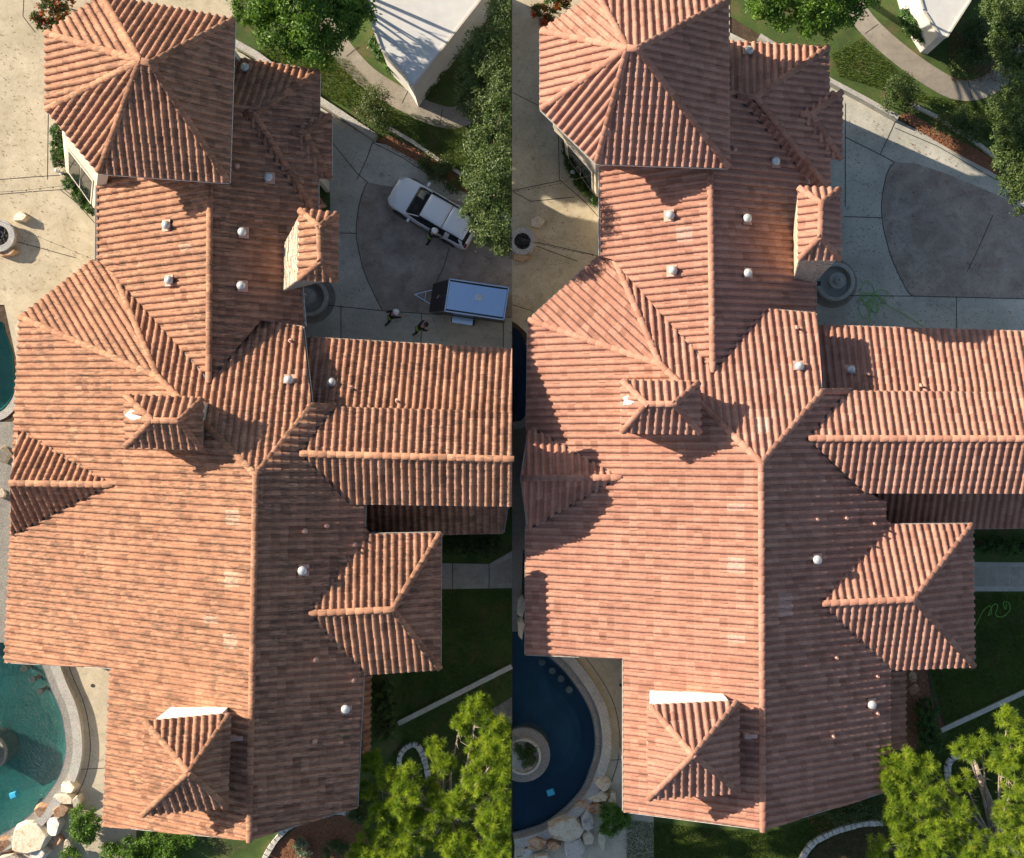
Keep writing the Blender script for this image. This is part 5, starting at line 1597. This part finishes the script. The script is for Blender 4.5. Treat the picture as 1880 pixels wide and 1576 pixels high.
def loft(bm, secs, close=True):
    R_ = [[bm.verts.new(p) for p in s_] for s_ in secs]
    n = len(R_[0])
    for a, b in zip(R_, R_[1:]):
        for k in range(n - 1): bm.faces.new((a[k], a[k + 1], b[k + 1], b[k]))
    bm.faces.new(R_[0]); bm.faces.new(R_[-1][::-1])
    return R_
def car():
    root = empty('parked_car')
    # x, half width at sill, shoulder half width, shoulder height, centre height
    st = [(2.46, .44, .46, .60, .68), (2.42, .62, .63, .68, .78), (2.28, .80, .79, .78, .90), (2.0, .92, .89, .86, .98), (1.6, .96, .93, .92, 1.05), (1.2, .97, .94, .97, 1.12), (.8, .97, .94, 1.0, 1.12),
          (0, .97, .94, 1.02, 1.12), (-1, .97, .94, 1.04, 1.12), (-1.8, .97, .93, 1.06, 1.12), (-2.2, .94, .88, 1.05, 1.1), (-2.40, .86, .80, .98, 1.03), (-2.46, .74, .70, .78, .80)]
    bm = bmesh.new(); secs = []
    for x, ws, wh, zh, zc in st:
        h = [(ws * .96, .24), (ws, .34), (ws * 1.0, .55), (wh * 1.0, zh - .10), (wh * .97, zh - .02), (wh * .90, zh + .015), (wh * .6, (zh + zc) / 2 + .02), (wh * .25, zc)]
        secs.append([(x, -a, b) for a, b in h] + [(x, a, b) for a, b in h[::-1]])
    loft(bm, secs)
    b_ = bm_obj('body', bm, M['car_white'], root, True)
    m_ = b_.modifiers.new('s', 'SUBSURF'); m_.levels = 1; m_.render_levels = 2
    # greenhouse: glass shell
    bm = bmesh.new()
    sec = []
    for x, wb, wt, zt in ((1.18, .76, .74, 1.10), (.98, .82, .72, 1.26), (.42, .88, .68, 1.60), (.3, .88, .67, 1.655), (-.8, .88, .67, 1.69), (-1.7, .86, .65, 1.66), (-2.05, .84, .62, 1.58), (-2.32, .80, .66, 1.14)):
        sec.append([(x, -wb, 1.03), (x, -(wb * .55 + wt * .45), 1.03 + (zt - 1.03) * .5), (x, -wt, zt - .03), (x, -wt * .8, zt), (x, 0, zt + .015), (x, wt * .8, zt), (x, wt, zt - .03), (x, (wb * .55 + wt * .45), 1.03 + (zt - 1.03) * .5), (x, wb, 1.03)])
    loft(bm, sec)
    bm_obj('windscreen', bm, M['car_glass'], root, True)
    # painted roof panels with the dark seam between them
    def panel(x0, x1, w0, w1, z0, z1, name='roof_panel'):
        bm = bmesh.new()
        n = 6; se = []
        for k in range(n + 1):
            t_ = k / n; x = x0 + (x1 - x0) * t_; w_ = w0 + (w1 - w0) * t_; z = z0 + (z1 - z0) * t_ + .02 * math.sin(PI * t_)
            se.append([(x, -w_, z - .035), (x, -w_ * .96, z), (x, -w_ * .5, z + .014), (x, 0, z + .02), (x, w_ * .5, z + .014), (x, w_ * .96, z), (x, w_, z - .035)])
        loft(bm, se)
        return bm_obj(name, bm, M['car_white'], root, True)
    panel(.36, -.92, .64, .655, 1.655, 1.705); panel(-.96, -2.0, .655, .62, 1.705, 1.64)
    panel(-2.0, -2.2, .66, .62, 1.63, 1.56, 'spoiler')
    for s_ in (-1, 1):
        bm = bmesh.new(); bm_tube(bm, [(.25, s_ * .66, 1.68), (-.3, s_ * .685, 1.735), (-1.6, s_ * .675, 1.735), (-1.95, s_ * .65, 1.68)], .02, 6)
        bm_obj('roof_rail', bm, M['black_trim'], root, True)
        # pillars
        for x0, x1, xw in ((1.15, .40, .05), (-1.28, -1.36, .13), (-2.28, -2.1, .09)):
            bm = bmesh.new()
            a = Vector((x0, s_ * .815, 1.1)) if x0 > 1 else Vector((x0, s_ * .885, 1.04)); b = Vector((x1, s_ * .70, 1.635))
            V = [a + Vector((xw, 0, 0)), a - Vector((xw, 0, 0)), b - Vector((xw, 0, 0)), b + Vector((xw, 0, 0))]
            V2 = [v + Vector((0, s_ * .03, .01)) for v in V]
            q = [bm.verts.new(v) for v in V + V2]
            for f in ((4, 5, 6, 7), (0, 1, 5, 4), (1, 2, 6, 5), (2, 3, 7, 6), (3, 0, 4, 7)): bm.faces.new([q[i] for i in f])
            bm_obj('pillar', bm, M['car_white'], root)
        bm = bmesh.new(); bm_tube(bm, [(.85, s_ * .92, 1.0), (.84, s_ * 1.0, 1.04)], .025, 6)
        bm_box(bm, (.84, s_ * 1.07, 1.06), (.14, .22, .15), 0, .035)
        bm_obj('door_mirror', bm, M['car_white'], root, False)
        bm = bmesh.new(); bm_box(bm, (2.17, s_ * .68, .81), (.36, .2, .06), s_ * -.75, .02)
        bm_obj('headlight', bm, M['lamp_glass'], root)
        bm = bmesh.new(); bm_box(bm, (-2.40, s_ * .72, .98), (.10, .24, .13), s_ * .3, .02)
        bm_obj('taillight', bm, M['tail_red'], root)
        bm = bmesh.new(); bm_box(bm, (-.05, s_ * .975, .33), (2.6, .05, .14), 0, .02)
        bm_obj('sill_trim', bm, M['black_trim'], root)
        for x in (1.48, -1.45):
            bm = bmesh.new(); bm_cyl(bm, (x, s_ * .80, .37), (x, s_ * 1.0, .37), .37, .37, 28)
            ty = bm_obj('wheel', bm, M['rubber'], root)
            bm = bmesh.new(); bm_cyl(bm, (x, s_ * .98, .37), (x, s_ * 1.008, .37), .25, .23, 20)
            bm_obj('rim', bm, M['alloy'], ty)
            bm = bmesh.new()   # arch
            pts = [(x + .43 * math.cos(a), s_ * .965, .37 + .43 * math.sin(a)) for a in [PI * k / 10 for k in range(11)]]
            bm_tube(bm, pts, .035, 6); bm_obj('wheel_arch', bm, M['black_trim'], root, True)
    bm = bmesh.new(); bm_box(bm, (2.42, 0, .68), (.07, .8, .15), 0, .03); bm_obj('grille', bm, M['black_trim'], root)
    bm = bmesh.new(); bm_box(bm, (2.37, 0, .40), (.14, 1.0, .12), 0, .03); bm_obj('bumper', bm, M['black_trim'], root)
    for y in (-.35, .3):
        bm = bmesh.new(); bm_tube(bm, [(1.16, y, 1.13), (.95, y + .3, 1.25)], .012, 4); bm_obj('wiper', bm, M['black_trim'], root)
    return root
c = car(); c.location = at(797, 395, .012); c.rotation_euler = (0, 0, math.atan2(88, -150))
c.scale = (.96, .96, .96)
tag(c, 'white sport utility car parked on the driveway, its rear under the oak', 'car')
# ------------------------------------------------------------------ trailer
M['alu_sky'], _t, _b = new_mat('sky-tinted aluminium roof', .07, 1.0); _b.inputs['Base Color'].default_value = (.66, .77, .93, 1)  # blue in the base colour stands in for the reflected sky
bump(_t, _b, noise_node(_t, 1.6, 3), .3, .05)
M['trailer_black'] = simple('black trailer skin', (.02, .02, .021), .35, var=.2, bmp=0)
M['chrome'], _t, _b = new_mat('bright aluminium trim', .2, 1.0); _b.inputs['Base Color'].default_value = (.75, .76, .78, 1)
root = empty('enclosed_trailer', at(878, 560)); 
root.rotation_euler = (0, 0, -math.atan2(17, 115))
Lt, Wt, Ht = 2.95, 1.58, 2.1
bm = bmesh.new(); bm_box(bm, (0, 0, (Ht + .35) / 2), (Lt, Wt, Ht - .35), 0, .03); bm_obj('box_body', bm, M['trailer_black'], root)
bm = bmesh.new(); bm_box(bm, (0, 0, Ht + .01), (Lt - .14, Wt - .22, .03), 0, .01); tr_ = bm_obj('roof', bm, M['alu_sky'], root)
for x in (-.95, -.3, .35, 1.0):
    bm = bmesh.new(); bm_box(bm, (x, 0, Ht + .03), (.03, Wt - .24, .012)); bm_obj('roof_seam', bm, M['chrome'], tr_)
bm = bmesh.new(); bm_box(bm, (.1, .1, Ht + .06), (.32, .32, .08), 0, .02); bm_obj('roof_hatch', bm, M['vent'], root)
bm = bmesh.new()
for a, b, s_ in (((0, Wt / 2, Ht), (Lt, .06, .07), 0), ((0, -Wt / 2, Ht), (Lt, .06, .07), 0), ((Lt / 2 - .02, 0, Ht), (.06, Wt, .07), 0), ((-Lt / 2 + .02, 0, Ht), (.06, Wt, .07), 0)):
    bm_box(bm, a, b)
bm_obj('roof_trim', bm, M['chrome'], root)
# sloping nose panels with the seam and latch
bm = bmesh.new()
x0, x1 = -Lt / 2, -Lt / 2 - .92
V = [(x0, -Wt / 2, .35), (x1, -Wt / 2 - .02, .35), (x1, Wt / 2 - .1, .35), (x0, Wt / 2, .35), (x0, -Wt / 2, Ht - .04), (x0, Wt / 2, Ht - .04)]
q = [bm.verts.new(v) for v in V]
for f in ((1, 2, 5, 4), (0, 1, 4), (3, 5, 2), (0, 3, 2, 1)): bm.faces.new([q[i] for i in f])
nose = bm_obj('nose', bm, M['trailer_black'], root)
bm = bmesh.new(); bm_tube(bm, [(x1 - .01, -.05, .37), (x0 - .01, -.02, Ht - .03)], .012, 6); bm_obj('seam_strip', bm, M['chrome'], nose)
bm = bmesh.new(); bm_tube(bm, [(x1 + .4, -.12, 1.14), (x1 + .46, .05, 1.28), (x1 + .5, .02, 1.37)], .02, 6); bm_obj('latch', bm, M['chrome'], nose)
bm = bmesh.new()
for y in (-Wt / 2, Wt / 2 - .1): bm_tube(bm, [(x1, y, .36), (x0, (Wt / 2 if y > 0 else -Wt / 2), Ht - .02)], .016, 6)
bm_obj('edge_trim', bm, M['chrome'], nose)
bm = bmesh.new(); bm_box(bm, (-.62, -Wt / 2 - .2, .74), (1.05, .36, .04), 0, .015); bm_box(bm, (-.62, -Wt / 2 - .37, .66), (1.05, .03, .18), 0, .01)
bm_obj('fender', bm, M['chrome'], root)
for x in (-.92, -.32):
    bm = bmesh.new(); bm_cyl(bm, (x, -Wt / 2 - .06, .3), (x, -Wt / 2 - .3, .3), .3, .3, 22); wl = bm_obj('wheel', bm, M['rubber'], root)
    bm = bmesh.new(); bm_cyl(bm, (x, -Wt / 2 - .3, .3), (x, -Wt / 2 - .32, .3), .18, .16, 16); bm_obj('rim', bm, M['chrome'], wl)
bm = bmesh.new(); bm_tube(bm, [(x1, .35, .38), (x1 - .85, 0, .4)], .03, 6); bm_tube(bm, [(x1, -.35, .38), (x1 - .85, 0, .4)], .03, 6); bm_tube(bm, [(x1 - .3, .2, .4), (x1 - .3, -.2, .4)], .02, 6); bm_cyl(bm, (x1 - .7, 0, .0), (x1 - .7, 0, .6), .025, .025, 8)
bm_obj('tongue', bm, M['chrome'], root)
tag(root, 'black enclosed trailer with a mirror-bright roof parked beside the wing eave', 'trailer')
# ------------------------------------------------------------------ people
M['cloth_dark'] = simple('dark work clothes', (.018, .02, .026), .9, var=.3, bmp=.2)
M['vest'] = simple('hi-vis vest', (.22, .38, .05), .7, var=.1, bmp=0)
M['skin'] = simple('skin', (.42, .24, .17), .6, var=.08, bmp=0)
M['boot'] = simple('boot leather', (.02, .016, .013), .6, var=.2, bmp=0)
M['helmet'] = simple('white hard hat', (.82, .82, .80), .3, var=.03, bmp=0)
M['hair'] = simple('dark hair', (.02, .014, .01), .7, var=.3, bmp=.5)

def person(J, label, loc, rz, helmet=True, vest=True):
    """J: joint positions (x forward, y left, z up) of one continuous body"""
    V, R_, reg, E = [], [], [], []
    idx = {}
    def add(n, p, r, g, parent=None):
        idx[n] = len(V); V.append(p); R_.append(r if isinstance(r, tuple) else (r, r)); reg.append(g)
        if parent is not None: E.append((idx[parent], idx[n]))
    add('pel', J['pel'], (.15, .13), 'c'); add('belly', J['belly'], (.14, .12), 'v', 'pel'); add('chest', J['chest'], (.17, .14), 'c', 'belly')
    add('neck', J['neck'], .065, 's', 'chest'); add('jaw', J['jaw'], .075, 's', 'neck'); add('head', J['head'], .10, 's', 'jaw'); add('crown', J['crown'], .075, 's', 'head')
    for s_ in 'LR':
        add('hip' + s_, J['hip' + s_], .105, 'c', 'pel'); add('knee' + s_, J['knee' + s_], .07, 'c', 'hip' + s_); add('ank' + s_, J['ank' + s_], .05, 'b', 'knee' + s_)
        a = Vector(J['ank' + s_]); add('toe' + s_, tuple(a + Vector((.17, 0, -.045))), (.045, .035), 'b', 'ank' + s_)
        add('sh' + s_, J['sh' + s_], .07, 'c', 'chest'); add('el' + s_, J['el' + s_], .048, 'c', 'sh' + s_); add('wr' + s_, J['wr' + s_], .033, 's', 'el' + s_)
        w_ = Vector(J['wr' + s_]); d = (w_ - Vector(J['el' + s_])).normalized()
        sd_ = d.cross(Vector((0, 0, 1))).normalized() if abs(d.z) < .95 else Vector((0, 1, 0))
        add('palm' + s_, tuple(w_ + d * .07), (.038, .018), 's', 'wr' + s_)
    me = bpy.data.meshes.new('body'); me.from_pydata(V, E, []); 
    o_ = bpy.data.objects.new('body', me); COL.objects.link(o_)
    sk_ = o_.modifiers.new('skin', 'SKIN')
    for k, d_ in enumerate(me.skin_vertices[0].data): d_.radius = R_[k]; d_.use_root = (k == 0)
    sk_.branch_smoothing = .3
    sb = o_.modifiers.new('sub', 'SUBSURF'); sb.levels = 2; sb.render_levels = 2
    dg = bpy.context.evaluated_depsgraph_get()
    m2 = bpy.data.meshes.new_from_object(o_.evaluated_get(dg))
    bpy.data.objects.remove(o_)
    m2.name = 'body'
    mats = ['cloth_dark', 'vest' if vest else 'cloth_dark', 'skin', 'boot']
    m2.materials.clear()
    for q in mats: m2.materials.append(M[q])
    seg = []
    for a, b in E: seg.append((Vector(V[a]), Vector(V[b]), reg[b]))
    for f in m2.polygons:
        best, g = 9, 'c'
        for a, b, rg in seg:
            ab = b - a; t_ = max(0, min(1, (f.center - a).dot(ab) / max(1e-9, ab.length_squared)))
            ds = (a + ab * t_ - f.center).length
            if ds < best: best, g = ds, rg
        f.material_index = {'c': 0, 'v': 1, 's': 2, 'b': 3}[g]; f.use_smooth = True
    root = empty('person', loc, rz)
    link('body', m2, root)
    # fingers, nose, ears: short tapered chains rooted in palm and head
    bm = bmesh.new()
    for s_ in 'LR':
        w_ = Vector(J['wr' + s_]); d = (w_ - Vector(J['el' + s_])).normalized()
        sd_ = d.cross(Vector((0, 0, 1))).normalized() if abs(d.z) < .95 else Vector((0, 1, 0))
        nn = sd_.cross(d)
        for k, ln in enumerate((.075, .085, .08, .06)):
            b0 = w_ + d * .08 + sd_ * (.03 - .02 * k)
            bm_tube(bm, [b0, b0 + d * ln * .5 - nn * .008, b0 + d * ln * .85 - nn * .03], [.0095, .009, .007], 6)
        b0 = w_ + d * .03 + sd_ * .03
        bm_tube(bm, [b0, b0 + d * .03 + sd_ * .025, b0 + d * .06 + sd_ * .03 - nn * .01], [.012, .011, .008], 6)
    hd = Vector(J['head']); up = (Vector(J['crown']) - Vector(J['jaw'])).normalized(); fw = Vector((0, 1, 0)).cross(up); fw = fw if fw.x > 0 else -fw
    bm_cyl(bm, hd + fw * .09 + up * .02, hd + fw * .125 - up * .02, .012, .018, 6)
    for y in (-1, 1): bm_cyl(bm, hd + Vector((0, y * .09, 0)), hd + Vector((0, y * .115, 0)), .028, .022, 8)
    bm_obj('fingers_and_face', bm, M['skin'], root, True)
    bm = bmesh.new()
    X = fw; Z = up; Y = Z.cross(X)
    Mx = Matrix(((X.x, Y.x, Z.x, 0), (X.y, Y.y, Z.y, 0), (X.z, Y.z, Z.z, 0), (0, 0, 0, 1)))
    if helmet:
        bm_lathe(bm, (0, 0, 0), [(.165, .0), (.17, .012), (.135, .02), (.13, .06), (.105, .11), (.06, .14), (0, .15)], 20)
        bm_box(bm, (.13, 0, .005), (.12, .16, .014), 0, .004)
    else: bm_lathe(bm, (0, 0, 0), [(.112, -.03), (.122, .03), (.105, .09), (.06, .12), (0, .125)], 16)
    bmesh.ops.transform(bm, matrix=Matrix.Translation(hd + up * .035) @ Mx, verts=bm.verts)
    bm_obj('hard_hat' if helmet else 'hair', bm, M['helmet'] if helmet else M['hair'], root, True)
    return tag(root, label, 'person')
def stride(lean=.35, arm=.5, st=.42):
    pel = Vector((0, 0, .92))
    ax = Vector((math.sin(lean), 0, math.cos(lean)))
    J = dict(pel=pel, belly=pel + ax * .2, chest=pel + ax * .42, neck=pel + ax * .58, jaw=pel + ax * .65 + Vector((.03, 0, 0)), head=pel + ax * .73 + Vector((.03, 0, 0)), crown=pel + ax * .80 + Vector((.03, 0, 0)))
    for s_, y, k in (('L', 1, 1), ('R', -1, -1)):
        J['hip' + s_] = pel + Vector((0, y * .1, -.06))
        J['knee' + s_] = Vector((k * st * .5 + .08, y * .12, .5))
        J['ank' + s_] = Vector((k * st, y * .13, .11 if k > 0 else .15))
        sh = pel + ax * .5 + Vector((0, y * .19, 0)); J['sh' + s_] = sh
        J['el' + s_] = sh + Vector((-k * arm * .28, y * .08, -.26)); J['wr' + s_] = J['el' + s_] + Vector((-k * arm * .1 + .16, y * .03, -.17))
    return {a: tuple(b) for a, b in J.items()}
def ang(du, dv): return math.atan2(-dv, du)
person(stride(.65, .9, .40), 'person in dark clothes, green vest and white hard hat striding across the driveway', at(718, 588, .012), ang(30, -16))
J = stride(.75, .4, .34)
for s_, y in (('L', .18), ('R', -.18)):
    sh = Vector(J['sh' + s_]); J['el' + s_] = tuple(sh + Vector((.14, y * .4, -.22))); J['wr' + s_] = tuple(sh + Vector((.36, y * .2, -.28)))
person(J, 'person in dark clothes and hi-vis vest bending towards the trailer nose', at(768, 608, .012), ang(30, -10), helmet=False)
J = stride(.5, .7, .30)
sh = Vector(J['shL']); J['elL'] = tuple(sh + Vector((.2, .06, -.16))); J['wrL'] = tuple(sh + Vector((.42, .02, -.10)))
person(J, 'person with white hard hat and dark clothes leaning at the side of the white car', at(790, 442, .012), ang(26, -14))
bm = bmesh.new(); bm_tube(bm, [at(876, 460, .03), at(888, 470, .04), at(902, 478, .03)], .02, 6)
tag(bm_obj('loose_pole', bm, M['chrome']), 'short grey pole lying on the driveway behind the white car', 'pole')
# low neighbours of the pool edge: black bracket by the right fountain
bm = bmesh.new(); bm_box(bm, at(1501, 521, 3.4), (.26, .22, .12), 0, .01); bm_box(bm, at(1504, 520, 3.48), (.1, .03, .05))
tag(bm_obj('floodlight', bm, M['black_trim']), 'small black floodlight on the eave corner beside the stone chimney', 'floodlight')
